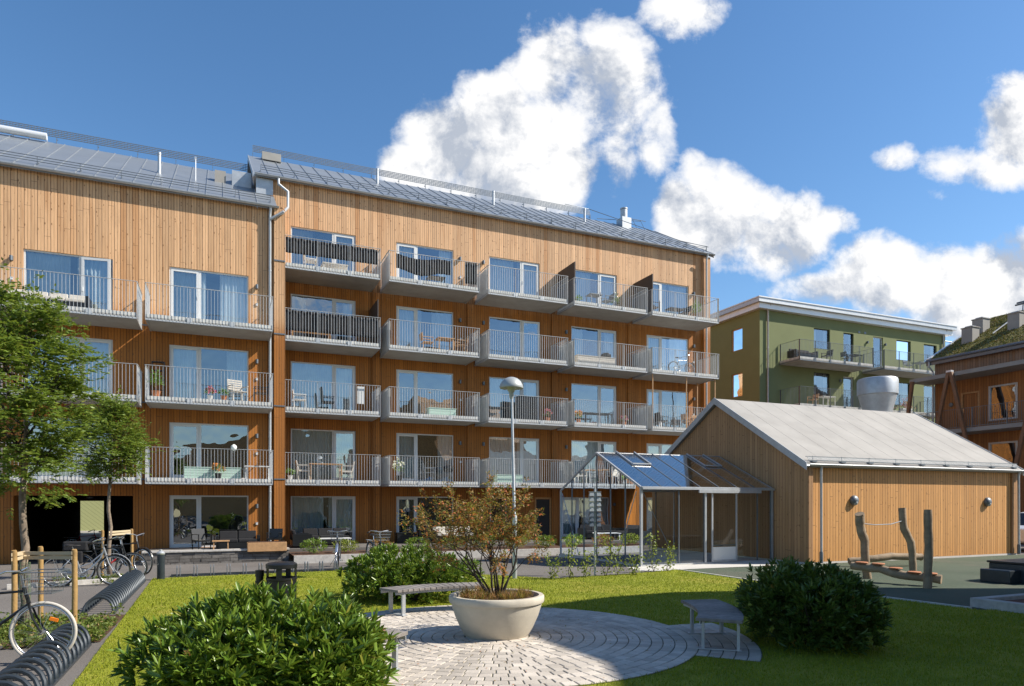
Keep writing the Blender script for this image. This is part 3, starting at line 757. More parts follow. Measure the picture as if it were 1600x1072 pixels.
def seam_roof(par, x0, x1, ye, ze, yr, zr, yb, mat_='roof', th=.16, seam=.62, seam_h=.035, over=.0, edge='galv'):
    """pitched roof: front slope eave (ye, ze) -> ridge (yr, zr) -> back eave yb"""
    zb_ = ze + (0 if yb is None else 0)
    r = MB(); k = (zr-ze)/(yr-ye); zback = zr-k*(yb-yr)
    r.prism([(ye, ze), (yr, zr), (yb, zback), (yb, zback-th), (yr, zr-th), (ye, ze-th)], x0, x1, 'x')
    n = int((x1-x0)/seam)
    for i in range(1, n):
        x = x0+(x1-x0)*i/n
        r.prism([(ye+.02, ze+.02*k-.004), (yr, zr-.004), (yr, zr+seam_h), (ye+.02, ze+.02*k+seam_h)], x-.013, x+.013, 'x')
    o = r.build('roof', mat_, par)
    for xx in (x0-.02, x1-.0):
        v = MB()
        v.prism([(ye-.03, ze-.03*k+.035), (yr, zr+.035), (yb, zback+.035), (yb, zback-th-.06), (yr, zr-th-.06), (ye-.03, ze-th-.08)], xx, xx+.022, 'x')
        v.build('verge_trim', edge, o)
    return o, k

def gutter(par, x0, x1, y, z, r=.065, m_='galv'):
    g = MB(); n = 8; vs = []
    prof = [(y+r*math.cos(a), z+r*math.sin(a)) for a in [PI+PI*i/n for i in range(n+1)]]
    prof2 = [(y+(r-.008)*math.cos(a), z+.003+(r-.008)*math.sin(a)) for a in [PI+PI*i/n for i in range(n+1)]][::-1]
    g.prism(prof+prof2, x0, x1, 'x'); g.tube([(x0, y-r, z), (x1, y-r, z)], .009, 5)
    return g.build('gutter', m_, par, smooth='auto')
def snow_rail(par, x0, x1, y, z, h=.32, step=1.35, name='snow_guard', lean=.0):
    s = MB(); n = max(2, int((x1-x0)/step))
    for i in range(n+1):
        x = x0+(x1-x0)*i/n; s.bar((x, y, z-.02), (x, y-.02, z+h), .012, .05, up=(0, 1, 0)); s.bar((x, y-.02, z+h*.2), (x, y+.3, z+.12+h*.2), .012, .03)
    for k in (.35, .65, .97): s.tube([(x0, y-.02, z+h*k), (x1, y-.02, z+h*k)], .014, 5)
    return s.build(name, 'galv_dark', par, recalc=False)
def roof_walk(par, x0, x1, y, z, step=1.5):
    s = MB(); n = int((x1-x0)/step)
    for i in range(n+1):
        x = x0+(x1-x0)*i/n; s.bar((x, y+.0, z-.45), (x, y, z+.02), .015, .06, up=(0, 1, 0)); s.bar((x, y-.02, z-.12), (x, y+.22, z-.02), .02, .04)
    for k in range(5): s.bar((x0, y+.03*k, z+.01+.09*k), (x1, y+.03*k, z+.01+.09*k), .014, .035)
    m = int((x1-x0)/.11)
    for i in range(m+1):
        x = x0+(x1-x0)*i/m; s.bar((x, y, z+.0), (x, y+.12, z+.37), .012, .03)
    return s.build('roof_walkway', 'galv_dark', par, recalc=False)
def vent_pipe(par, x, y, z, h=1.0, r=.065):
    s = MB(); s.tube([(x, y, z-.1), (x, y, z+h)], r, 12); s.tube([(x, y, z+h-.08), (x, y, z+h+.02)], r*1.12, 12)
    return s.build('vent_pipe', 'galv', par, smooth='auto')
def wall_lamp(par, x, z, y=0.0):
    s = MB(); s.box(x-.05, y-.03, z-.08, x+.05, y-.001, z+.08); s.lathe([(.055, 0), (.055, .17)], (x, y-.09, z-.09), 12)
    return s.build('wall_lamp', 'galv_dark', par, smooth='auto')
def socket(par, x, z):
    s = MB(); s.box(x-.04, -.045, z-.045, x+.04, -.001, z+.045); s.box(x-.05, -.055, z+.045, x+.05, -.001, z+.055); return s.build('wall_socket', 'pvc', par)
def downpipe(par, pts, r=.05, name='downpipe'):
    s = MB(); s.tube(pts, r, 10)
    for i in range(len(pts)-1):
        a, b = Vector(pts[i]), Vector(pts[i+1])
        if (a-b).length > 2:
            k = int((a-b).length/2.6)
            for j in range(1, k+1):
                p = a+(b-a)*(j/(k+1)); s.tube([p-Vector((0,0,.02)), p+Vector((0,0,.02))], r*1.18, 10); s.bar(p, p+Vector((0, .12, 0)), .02, .02)
    return s.build(name, 'galv', par, smooth='auto')

BASE = (P0.x, P0.y, 0)
# ================================================================== RIGHT apartment building
RW = [(.25, 3.11, 2.10, 'r'), (5.0, 7.83, 6.0, 'l'), (9.69, 12.47, 11.45, 'r'), (14.31, 17.09, 16.0, 'r'), (19.0, 21.83, 20.0, 'l')]
RTOP = [2.14, 5.14, 8.14, 11.14, 14.14]; RSL = [None, 2.59, 5.62, 8.60, 11.63]
RBAL = [(-.11, 3.8), (4.25, 8.43), (8.94, 13.06), (13.49, 17.71), (18.08, 22.33)]
ra = thing('apartment_building', 'tall five-storey larch-clad block with five columns of balconies, behind the street lamp', 'building', BASE, ROT, 'timber-clad blocks with balconies')
holes = []
for k in range(5):
    for i, (a, b, s, d) in enumerate(RW):
        z0 = .06 if k == 0 else RSL[k]+.26
        if k == 0 and i == 2: holes += [(9.75, 10.65, .88, 2.10), (12.2, 13.15, .08, 2.12)]; continue
        holes.append((a, b, z0, RTOP[k]))
wl = MB(); grid_wall(wl, -.15, 23.18, -.6, 14.80, holes)
for q in holes: pass
grid_wall(wl, -1.11, 23.18, 14.80, 16.08, [])
EZ, RZ, RY, EY = 16.02, 19.45, 5.6, -.20
KR = (RZ-EZ)/(RY-EY)
def gable_end(mb, x, y0, y1, z0, ze, flip=False):
    zr = ze+KR*(RY-y0)
    mb.add([(x, y0, z0), (x, y1, z0), (x, y1, ze-KR*(y1-11.2)), (x, RY, zr-.2), (x, y0, ze)], [(0, 1, 2, 3, 4)])
gable_end(wl, 23.18, 0, 15, -.6, 15.98); gable_end(wl, -1.11, 0, 15, 13.0, 15.98)
wl.quad((23.18, 15, -.6), (-1.11, 15, -.6), (-1.11, 15, 13.7), (23.18, 15, 13.7))
wl.build('wall', 'wood', ra, recalc=False)
# corner boards and shallow piers between the balcony bays
tr = MB(); tr.box(22.72, -.20, -.4, 23.20, -.002, 15.9); tr.build('corner_pier', 'wood', ra)
for (a, b) in ((3.86, 4.20), (8.52, 8.86), (13.14, 13.42), (17.76, 18.02)):
    q = MB(); q.box(a, -.10, 0, b, -.002, 11.6); q.build('pier', 'wood', ra)
for k in range(1, 5):
    q = MB(); q.box(-.59, -1.985, RSL[k]+.20, -.15, -1.962, RSL[k]+.25); q.build('flashing', 'galv_dark', ra)
rg = random.Random(4)
for k in range(5):
    for i, (a, b, s, d) in enumerate(RW):
        z0 = .06 if k == 0 else RSL[k]+.26
        if k == 0 and i == 2: continue
        c = [.9, .0, .95, .5, .6][i] if k == 0 else ([[.98, .0, .9, .98, 1.], [1., .0, .5, .0, .5], [.4, .8, .0, .5, .9], [.6, .5, .9, .8, .9]][k-1][i])
        if k == 1 and i == 1: c = .55
        window(ra, a, b, z0, RTOP[k], s, d, c, opened=(k, i) in ((3, 2), (1, 0)), blind=(k == 4 and i == 0) or (k == 2 and i == 0))
        lx = a-.32 if d == 'r' else b+.32
        wall_lamp(ra, lx, RTOP[k]-.38)
        if d == 'l': socket(ra, b+.35, (RSL[k] or -.2)+1.25)
window(ra, 9.75, 10.65, .88, 2.10, None, None, 0, framem='galv')
dr = MB(); frame_rect(dr, 12.2, 13.15, .08, 2.12, .02, .1, .09); dd = dr.build('entrance_door', 'furn_wood', ra)
q = MB(); q.box(12.30, .05, .18, 13.05, .07, 2.02); q.build('door_panel', 'paneldark', dd)
q = MB(); q.bar((12.38, .0, .9), (12.38, .0, 1.3), .02, .02); q.build('handle', 'chrome', dd)
BALC = {}
for k in range(1, 5):
    for i, (a, b) in enumerate(RBAL):
        dv = 'l' if (k, i) in ((4, 3), (4, 4)) else ('r' if (k, i) == (3, 0) else None)
        BALC[('r', k, i)] = balcony(ra, a, b, RSL[k], divider=dv, infill=(i > 0 and k < 5 and (k, i) not in ((4, 3), (4, 4))))
rf, kk = seam_roof(ra, -1.32, 23.42, EY, EZ+.12, RY, RZ+.12, 15.3)
gutter(ra, -1.25, 23.45, EY-.075, EZ+.06)
snow_rail(rf, -1.0, 23.2, EY+.35, EZ+.14+.35*kk, .30)
roof_walk(rf, -1.1, 18.6, RY-.05, RZ+.34)
q = MB()
for (xa, xb) in ((18.7, 23.2),):
    q.tube([(16.3, RY-1.1, RZ+.22), (18.3, RY-.4, RZ+.55), (22.8, -.0+2.0, EZ+1.55), (23.3, EY+.3, EZ+.6)], .02, 5)
q.build('safety_rail', 'galv_dark', rf)
for x in (4.9, 11.4, 17.2): vent_pipe(rf, x, RY-1.85, RZ-1.85*kk+.1, .78)
q = MB(); q.box(20.35, RY-1.0, RZ-.6, 21.0, RY-.3, RZ+.22); q.build('chimney_base', 'galv', rf)
q = MB(); q.tube([(20.7, RY-.62, RZ+.2), (20.7, RY-.62, RZ+.80)], .22, 20); q.tube([(20.7, RY-.62, RZ+.83), (20.7, RY-.62, RZ+.90)], .24, 20); q.build('chimney', 'galv', rf, smooth='auto')
q = MB()
q.tube([(19.0, RY-.2, RZ+.15), (22.2, RY-.2, RZ+.5)], .018, 5)
for x in (21.9, 22.5): q.bar((x, RY-.3, RZ-.1), (x-.3, RY-.2, RZ+.55), .02, .02)
q.tube([(21.1, RY-.2, RZ+.55), (22.6, RY-.2, RZ+.55)], .018, 5)
q.build('roof_ladder_rail', 'galv_dark', rf)
q = MB(); q.box(-.7, RY-1.0, RZ-.38, .2, RY-.25, RZ+.0); q.build('roof_hatch', 'roof_light', rf)
downpipe(ra, [(-.28, EY-.06, EZ+.02), (-.28, EY-.06, EZ-.25), (.10, -.35, EZ-.55), (.10, -.35, EZ-1.25), (-.08, -1.3, EZ-1.75), (-.25, -2.1, EZ-2.2), (-.73, -1.93, EZ-2.5)], .06)
downpipe(ra, [(22.85, -.42, EZ-.02), (22.85, -.30, EZ-.35), (22.85, -.30, .0)], .05)

# ================================================================== LEFT apartment building
la = thing('apartment_building', 'lower four-storey larch-clad block at the left with a dark passage through its ground floor', 'building', W(0, -1.74), ROT, 'timber-clad blocks with balconies')
LTOP = [2.13, 5.01, 8.07, 11.14]; LSL = [None, 2.54, 5.53, 8.53]
LW = [(-9.25, -6.40, -7.47, 'r'), (-4.47, -1.56, -3.37, 'l')]
LBAL = [(-9.88, -5.44), (-5.11, -.77)]
hl = []
for k in range(4):
    for i, (a, b, s, d) in enumerate(LW):
        if k == 0 and i == 0: continue
        hl.append((a, b, (.06 if k == 0 else LSL[k]+.26), LTOP[k]))
hl.append((-9.55, -5.72, -.6, 2.10))
wl = MB(); grid_wall(wl, -17.0, -.15, -.6, 14.10, hl)
wl.quad((-17, 0, -.6), (-17, 12.9, -.6), (-17, 12.9, 14.0), (-17, 0, 14.0)); wl.quad((-.15, 0, -.6), (-.15, 1.735, -.6), (-.15, 1.735, 14.9), (-.15, 0, 14.05))
wl.build('wall', 'wood_left', la, recalc=False)
tr = MB(); tr.box(-.58, -.22, -.4, -.15, -.002, 14.0); tr.build('corner_pier', 'wood_left', la)
bk = MB(); grid_wall(bk, -17, -.15, -.6, 13.0, [(-9.55, -7.4, -.6, 1.95)], y=12.9, depth=.01); bk.build('rear_wall', 'wood_left', la, recalc=False)
M['pass'] = mat('passage_matte_black', (.012, .011, .010), 1.0, spec=0)  # one even matte black for the inner faces of the passage
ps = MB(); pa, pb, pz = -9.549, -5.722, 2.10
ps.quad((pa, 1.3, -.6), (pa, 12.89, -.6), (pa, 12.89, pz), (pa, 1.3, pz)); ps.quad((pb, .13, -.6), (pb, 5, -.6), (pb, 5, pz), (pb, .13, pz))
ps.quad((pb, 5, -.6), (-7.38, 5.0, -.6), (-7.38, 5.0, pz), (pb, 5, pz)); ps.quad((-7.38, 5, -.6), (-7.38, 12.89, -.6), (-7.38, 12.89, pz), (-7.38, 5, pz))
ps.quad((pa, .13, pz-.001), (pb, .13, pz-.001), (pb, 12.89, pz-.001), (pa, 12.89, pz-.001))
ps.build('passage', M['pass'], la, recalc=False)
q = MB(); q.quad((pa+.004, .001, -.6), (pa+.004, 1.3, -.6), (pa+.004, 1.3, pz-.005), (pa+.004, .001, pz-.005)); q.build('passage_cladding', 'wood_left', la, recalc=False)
q = MB(); q.lathe([(.01, 0), (.12, .01), (.14, .06), (.14, .08)], (-7.6, 3, 2.0), 14); q.build('ceiling_lamp', 'galv_dark', la)
for k in range(4):
    for i, (a, b, s, d) in enumerate(LW):
        if k == 0 and i == 0: continue
        z0 = .06 if k == 0 else LSL[k]+.26
        c = {(0, 1): 0, (1, 1): 0, (2, 1): .6, (3, 1): .8, (3, 0): .9, (2, 0): .95, (1, 0): .5}[(k, i)]
        window(la, a, b, z0, LTOP[k], s, d, c, opened=(k, i) == (3, 0))
        lx = a-.35 if d == 'r' else b+.32
        wall_lamp(la, lx, LTOP[k]-.42); socket(la, lx, LTOP[k]-1.15)
for k in range(1, 4):
    for i, (a, b) in enumerate(LBAL): BALC[('l', k, i)] = balcony(la, a, b, LSL[k], w=1.8)
    q = MB(); q.box(-5.42, -.03, LSL[k]+.18, -5.13, -.003, LSL[k]+.23); q.build('flashing', 'galv_dark', la)
LEZ, LRZ, LY, LE = 13.99, 17.44, 5.3, -.20
lf, kl = seam_roof(la, -17.2, -1.24, LE, LEZ+.12, LY, LRZ+.12, 13.0)
q = MB(); q.prism([(LE, LEZ+.12), (1.70, LEZ+.12+1.90*kl), (1.70, LEZ+.9), (LE, LEZ-.04)], -1.24, -.47, 'x'); q.build('eave_return', 'roof', lf)
q = MB(); q.box(-1.20, 1.66, LEZ+1.32, -.50, 1.69, LEZ+2.0); q.build('flashing', 'galv', lf)
gutter(la, -17.2, -.40, LE-.075, LEZ+.06)
snow_rail(lf, -17, -.7, LE+.35, LEZ+.14+.35*kl, .30)
roof_walk(lf, -17, -1.4, LY-.05, LRZ+.36)
vent_pipe(lf, -5.0, 2.5, LEZ+.1+2.7*kl, .88, .065)
q = MB(); q.tube([(-9.5, LY-.35, LRZ+.17), (-13.0, LY-.35, LRZ+.17)], .15, 14); q.build('duct', 'white_metal', lf, smooth='auto')
q = MB(); q.box(-2.85, 2.75, LEZ+1.9, -2.4, 3.2, LEZ+2.5); q.build('roof_cowl', 'roof_light', lf)
q = MB(); q.box(-2.15, 2.6, LEZ+1.65, -1.35, 3.7, LEZ+2.55); q.build('roof_hatch', 'galv', lf)
q = MB(); q.tube([(-3.6, 2.3, LEZ+1.4), (-3.6, 2.3, LEZ+2.6)], .02, 6); q.bar((-3.6, 2.3, LEZ+2.55), (-3.6, 2.3, LEZ+2.7), .08, .03); q.build('antenna', 'galv', lf)
downpipe(la, [(-.72, LE-.06, LEZ), (-.72, LE-.02, LEZ-.1), (-.74, -.16, LEZ-.3), (-.74, -.16, 0.0)], .058)

# ================================================================== terrace walls in front of the ground floor
def stone_wall(label, t0, t1, v, z0, z1, depth=.4, courses=4):
    t = thing('stone_wall', label, 'wall', BASE, ROT, 'low walls of the terraces'); mb = MB(); rg = random.Random(int(t1*3)+9); h = (z1-z0-.06)/courses
    for c in range(courses):
        x = t0+rg.uniform(-.2, 0)
        while x < t1:
            L = rg.uniform(.28, .62); a, b = max(x, t0), min(x+L, t1); j = rg.uniform(0, .025)
            if b-a > .05: mb.box(a+.006, v+j, z0+c*h+.005, b-.006, v+depth, z0+(c+1)*h-.005)
            x += L
    mb.build('stones', 'stone', t)
    core = MB(); core.box(t0+.01, v+.04, z0, t1-.01, v+depth-.02, z1-.065); core.build('core', 'soil', t)
    cp = MB(); x = t0-.03
    while x < t1:
        b = min(x+1.0, t1+.03); cp.box(x+.003, v-.04, z1-.058, b-.003, v+depth+.05, z1); x += 1.0
    cp.build('coping', 'granite', t); return t
stone_wall('dark low stone wall with a pale coping in front of the left terrace', -5.15, -.2, -4.3, -.45, .10)
stone_wall('low stone wall of the terrace behind the greenhouse', 14.0, 21.6, -4.3, -.5, .25)
stone_wall('short end of stone wall at the left edge beside the passage', -13.2, -9.6, -4.3, -.45, .05)
q = MB(); q.box(-5.1, -3.9, -.4, -.25, -1.745, .045); o = q.build('terrace', 'asphalt', None); place(o); tag(o, kind='structure')
q = MB(); q.box(-.2, -3.3, -.4, 11.7, -.002, -.006); o = q.build('terrace_slab', 'asphalt'); place(o); tag(o, kind='structure')
q = MB(); q.box(14.0, -3.88, -.4, 23, -.002, .05); o = q.build('terrace_deck', 'asphalt'); place(o); tag(o, kind='structure')
poly_sheet('flower_bed', 'soil', [(-.15, -5.6), (11.6, -5.6), (11.6, -3.32), (-.15, -3.32)], -.12)
q = MB(); q.box(-.15, -5.74, -.5, 11.6, -5.6, -.10); o = q.build('bed_kerb', 'granite'); place(o); tag(o, kind='structure')

def small_shrub(label, t, v, z, r, h, n, material='plantgreen', group='young shrubs in the bed below the terrace', name='shrub', L=.085, cat='shrub', stems=True, top=None):
    p = W(t, v, z); th = thing(name, label, cat, p, 0, group); rg = np.random.default_rng(int(abs(t*31+v*17))+n)
    C, D = [], []
    for i in range(n):
        d = rg.normal(size=3); d /= np.linalg.norm(d); q = rg.uniform(.3, 1)**.5
        c = np.array([d[0]*r*q, d[1]*r*q, h*.55+d[2]*h*.45*q])
        for k in range(3): C.append(c+rg.normal(size=3)*.02); e = rg.normal(size=3)*.7+d; e[2] += .3; D.append(e)
    leaf_mesh('foliage', C, D, L, L*.42, material, th, hexa=False)
    if stems:
        s = MB()
        for i in range(5):
            a = rg.uniform(0, 6.28); s.tube([(0, 0, 0), (math.cos(a)*r*.35, math.sin(a)*r*.35, h*.5), (math.cos(a)*r*.6, math.sin(a)*r*.6, h*.85)], [.012, .009, .004], 5)
        s.build('stems', 'twig', th)
    return th
for i, (t, r, h, m_, lb) in enumerate([(.7, .5, .55, 'rhodo', 'first small shrub of the terrace bed, next to the dark stone wall'), (1.9, .5, .5, 'vine', 'yellow-green shrub of the terrace bed left of the front-facing bicycle'),
        (3.3, .5, .5, 'drygrass', 'straw-coloured shrub of the terrace bed between the two bicycles by the long rack'), (4.8, .5, .55, 'rhodo', 'dark green shrub of the terrace bed behind the basket bicycle'),
        (6.3, .55, .55, 'vine', 'light shrub of the terrace bed in front of the dark sofa'), (7.7, .6, .7, 'rhodo', 'bushy green shrub of the terrace bed left of the potted tree'), (9.2, .55, .6, 'vine', 'pale shrub of the terrace bed behind the potted tree'), (10.6, .5, .5, 'rhodo', 'last shrub of the terrace bed near the entrance door')]):
    small_shrub(lb, t, -4.5, -.12, r, h, 260, m_)

# ================================================================== service building (small wooden house)
sx, sy = 8.72, 20.22
sb = thing('service_building', 'small single-storey timber building with a pale metal pitched roof and a big silver vent', 'building', (sx, sy, 0), ROT)
SL, SWd, SE, SR, SY = 9.86, 7.86, 2.98, 5.34, 3.93
wl = MB(); grid_wall(wl, 0, SL, .06, SE+.02, [])
wl.build('wall', 'wood_small', sb, recalc=False)
gb = MB()
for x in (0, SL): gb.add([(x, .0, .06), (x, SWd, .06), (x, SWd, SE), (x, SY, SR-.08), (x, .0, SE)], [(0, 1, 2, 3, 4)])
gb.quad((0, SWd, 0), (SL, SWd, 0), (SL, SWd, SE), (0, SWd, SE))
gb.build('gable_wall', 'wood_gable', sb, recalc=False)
q = MB(); q.box(-.015, -.015, -.5, SL+.015, SWd+.015, .055); q.build('plinth', 'pad', sb)
for bb_ in ((-.02, -.10, .10, .16, -.003, SE-.05), (SL-.30, -.06, .06, SL+.02, -.003, SE-.05)): q = MB(); q.box(*bb_); q.build('corner_board', 'wood_gable', sb)
srf, sk = seam_roof(sb, -.14, SL+.14, -.12, SE+.02, SY, SR+.12, SWd+.3, 'roof_light', .13, .80, .004, edge='galv')
gutter(sb, -.12, SL+.22, -.195, SE-.02)
# eave lattice snow guard
q = MB(); 
for zz, yy in ((.10, -.12), (.22, -.02)): q.bar((-.05, yy, SE+zz), (SL+.02, yy, SE+zz), .02, .02)
for i in range(int(SL/.05)): q.bar((.0+.05*i, -.12, SE+.10), (.0+.05*i, -.02, SE+.22), .008, .01)
for i in range(9): x = .2+SL*i/8.4; q.box(x-.09, -.13, SE+.05, x+.09, .08, SE+.09); q.bar((x, -.05, SE+.05), (x+.05, -.0, SE+.24), .02, .02)
q.build('snow_guard', 'galv_dark', srf, recalc=False)
for x in (.42, SL-.12): downpipe(sb, [(x, -.18, SE-.06), (x, -.15, SE-.22), (x, -.16, .45), (x, -.17, .08)], .038)
for x in (.42, SL-.12):
    q = MB(); q.lathe([(.055, 0), (.055, .3), (.045, .34)], (x, -.16, .04), 12); q.build('gully_pipe', 'galv_dark', sb, smooth='auto')
def bulkhead(x, z):
    q = MB(); q.lathe([(.155, .0), (.155, .05), (.13, .09), (.08, .125), (0.001, .135)], (0, 0, 0), 24)
    o = q.build('bulkhead_lamp', 'galv_dark', sb, smooth='auto'); o.location = (x, -.004, z); o.rotation_euler = (rad(90), 0, 0)
    q = MB(); q.lathe([(.10, .0), (.09, .03), (.05, .06), (0.001, .07)], (0, -.055, .065), 20); g_ = q.build('lens', 'blind', o, smooth='auto')
    return o
bulkhead(1.92, 1.90); bulkhead(8.25, 1.86)
q = MB(); X, Y, Z = 9.2, SY+1.07, 4.25
q.lathe([(.34, -.6), (.46, .55), (.60, 1.2), (.73, 1.72)], (X, Y, Z+.35), 36); ex = q.build('roof_exhaust', 'galv', srf, smooth='auto')
q = MB(); q.lathe([(.74, 1.70), (.77, 1.72), (.775, 2.30), (.74, 2.38), (.68, 2.40)], (X, Y, Z+.35), 36); q.build('exhaust_collar', 'galv', ex, smooth='auto')
q = MB(); q.box(X-.2, Y-.55, Z+.55, X+.75, Y+.5, Z+1.05); q.build('exhaust_base', 'galv', ex)

# ================================================================== greenhouse
gh = thing('greenhouse', 'aluminium and glass greenhouse built against the gable of the small timber building', 'greenhouse', W(8.42, -15.26), ROT)
GL, GD, GE, GR_, GY = 4.86, 5.0, 2.26, 3.42, 2.5
q = MB(); a_ = .045
for x in (0, GL-.03):
    for y in (0, GD): q.bar((x, y, 0), (x, y, GE), .07 if y == 0 else .05)
q.bar((0, 0, GE), (GL, 0, GE), .09, .07); q.bar((0, -.07, GE-.02), (GL, -.07, GE-.02), .05, .06); q.bar((0, GD, GE), (GL, GD, GE), .08, .06); q.bar((0, GY, GR_), (GL, GY, GR_), .07, .06)
q.bar((0, 0, .03), (GL, 0, .03), .06, .05); q.bar((0, GD, .03), (GL, GD, .03), .06, .05); q.bar((0, 0, .03), (0, GD, .03), .06, .05)
for x in (0, GL-.02):
    q.bar((x, 0, GE), (x, GY, GR_), .05, .06); q.bar((x, GD, GE), (x, GY, GR_), .05, .06)
for i in range(1, 7):
    x = GL*i/7
    q.bar((x, 0, GE-.03), (x, GY, GR_-.03), .022, .03); q.bar((x, GD, GE-.03), (x, GY, GR_-.03), .022, .03)
for p0, p1 in (((0, .25, GE-.1), (0, 1.3, .1)), ((.1, 0.04, GE-.15), (1.25, .04, .1)), ((0, GD-.1, GE-.1), (0, GD-1.3, .1)), ((.1, GD-.04, GE-.1), (1.4, GD-.04, .1)), ((.06, 1.3, 2.85), (1.2, .9, 2.65)), ((.4, 3.4, 2.95), (1.6, 2.6, 3.35))):
    q.bar(p0, p1, .022, .014)
q.bar((0, .9, 2.66), (GL, .9, 2.66), .018, .018); q.bar((1.2, .0, GE), (1.2, GD, GE), .018, .018); q.bar((3.2, 0, GE), (3.2, GD, GE), .018, .018)
q.bar((.05, 3.2, 2.9), (3.2, .5, 2.42), .012, .012); q.bar((.1, .6, 2.45), (4.0, 2.4, 3.3), .012, .012)
q.build('frame', 'galv', gh, recalc=False)
q = MB()
for i in range(1, 6):
    y = GD*i/6; zt = GE+(GR_-GE)*(1-abs(y-GY)/GY); q.bar((0.0, y, .05), (0.0, y, zt), .025, .05, up=(0, 1, 0))
for x in (1.30, 2.22, 3.43, 4.25, 4.78): q.bar((x, 0, .05), (x, 0, GE-.04), .028, .04)
for x in (.8, 1.6, 2.4, 3.2, 4.0): q.bar((x, GD, .05), (x, GD, GE), .028, .04)
q.bar((2.5, 0, .55), (3.43, 0, .55), .02, .04)
for i in range(1, 7): x = GL*i/7; q.bar((x, .03, GE+.045), (x, GY, GR_+.035), .026, .02); q.bar((x, GD-.03, GE+.045), (x, GY, GR_+.035), .026, .02)
q.build('glazing_bars', 'galv_dark', gh, recalc=False)
q = MB()
q.quad((0.03, -.001, .05), (2.2, -.001, .05), (2.2, -.001, GE-.04), (.03, -.001, GE-.04)); q.build('wall_glass', 'glass_clear', gh, recalc=False); q = MB(); q.quad((3.45, -.001, .05), (GL, -.001, .05), (GL, -.001, GE-.04), (3.45, -.001, GE-.04)); q.build('wall_glass', 'glass_clear', gh, recalc=False); q = MB()
q.quad((0.03, GD, .05), (GL, GD, .05), (GL, GD, GE-.04), (.03, GD, GE-.04)); q.build('wall_glass', 'glass_clear', gh, recalc=False); q = MB()
q.add([(0, .03, .05), (0, GD-.03, .05), (0, GD-.03, GE), (0, GY, GR_-.03), (0, .03, GE)], [(0, 1, 2, 3, 4)])
q.build('wall_glass', 'glass_clear', gh, recalc=False)
M['glass_roof'] = glass_mat('greenhouse_roof_glass', .36, (.90, .92, .92), 0.06, .0, (1, .97, .93))
q = MB(); q.quad((.02, 0, GE+.03), (GL, 0, GE+.03), (GL, GY, GR_+.03), (.02, GY, GR_+.03)); q.quad((.02, GD, GE+.03), (.02, GY, GR_+.03), (GL, GY, GR_+.03), (GL, GD, GE+.03))
q.build('roof_glass', 'glass_roof', gh, recalc=False)
for x in (.72, 3.50):
    q = MB(); kx = .68; z = lambda y: GE+.07+(GR_-GE)*y/GY
    q.bar((x, 1.55, z(1.55)), (x+kx, 1.55, z(1.55)), .06, .04); q.bar((x, 1.55, z(1.55)), (x, GY, z(GY)), .03, .03); q.bar((x+kx, 1.55, z(1.55)), (x+kx, GY, z(GY)), .03, .03)
    q.build('roof_vent', 'galv', gh)
q = MB(); frame_rect(q, 2.46, 3.42, .06, GE-.1, -.06, -.03, .05); q.box(2.20, -.07, .06, 2.26, -.03, GE-.1); dd = q.build('sliding_door', 'galv', gh)
q = MB(); q.box(2.515, -.05, .115, 3.365, -.04, .50)
q.build('kick_panel', 'furn_white', dd)
q = MB(); q.quad((2.51, -.045, .51), (3.37, -.045, .51), (3.37, -.045, GE-.15), (2.51, -.045, GE-.15)); q.build('door_glass', 'glass_clear', dd, recalc=False)
q = MB(); q.box(1.95, -.13, GE-.14, 4.3, -.08, GE-.05); q.build('door_track', 'galv', gh)
q = MB(); q.box(-.05, -.06, -.3, GL-.02, GD+.06, .028); q.build('base_slab', 'pad', gh)
# furniture inside
def slat_table(name, label, loc, rz, lx, ly, h, material='furn_wood', cat='table', group='garden tables'):
    t = thing(name, label, cat, loc, rz, group); m = MB(); n = max(3, int(ly/.09))
    for i in range(n): y = -ly/2+ly*(i+.5)/n; m.box(-lx/2, y-ly/n*.44, h-.03, lx/2, y+ly/n*.44, h)
    m.build('table_top', material, t)
    for a in (-1, 1):
        for b in (-1, 1):
            l = MB(); l.bar((a*(lx/2-.05), b*(ly/2-.05), 0), (a*(lx/2-.06), b*(ly/2-.06), h-.032), .035); l.build('leg', material, t)
    return t
def chair(name, label, loc, rz, material='furn_wood', w=.5, d=.48, sh=.44, bh=.85, arms=True, group='balcony and terrace chairs', solid=False):
    t = thing(name, label, 'chair', loc, rz, group); m = MB(); n = 5
    if solid: m.box(-w/2, -d/2, sh-.06, w/2, d/2, sh)
    else:
        for i in range(n): y = -d/2+d*(i+.5)/n; m.box(-w/2, y-d/n*.42, sh-.02, w/2, y+d/n*.42, sh)
    m.build('seat', material, t)
    b = MB(); 
    if solid: b.bar((0, d/2, sh), (0, d/2+.09, bh), w, .05, up=(0, 1, 0))
    else:
        for i in range(5): z = sh+.08+(bh-sh-.08)*(i+.5)/5; b.bar((-w/2+.03, d/2+.02+.05*i/4, z), (w/2-.03, d/2+.02+.05*i/4, z), .015, .06)
    b.build('backrest', material, t)
    for a in (-1, 1):
        l = MB(); l.bar((a*(w/2-.02), -d/2+.02, 0), (a*(w/2-.02), -d/2+.04, .64 if arms else sh), .03); l.build('leg', material, t)
        l = MB(); l.bar((a*(w/2-.02), d/2, 0), (a*(w/2-.02), d/2+.08, bh), .03); l.build('leg', material, t)
        if arms: l = MB(); l.bar((a*(w/2-.01), -d/2, .65), (a*(w/2-.01), d/2+.04, .65), .05, .025); l.build('armrest', material, t)
    return t
GI = lambda x, y, z=.03: W(8.42+x, -15.26+y, z)
slat_table('potting_table', 'wooden table at the back inside the greenhouse', GI(1.3, 3.9), ROT, 1.5, .7, .75)
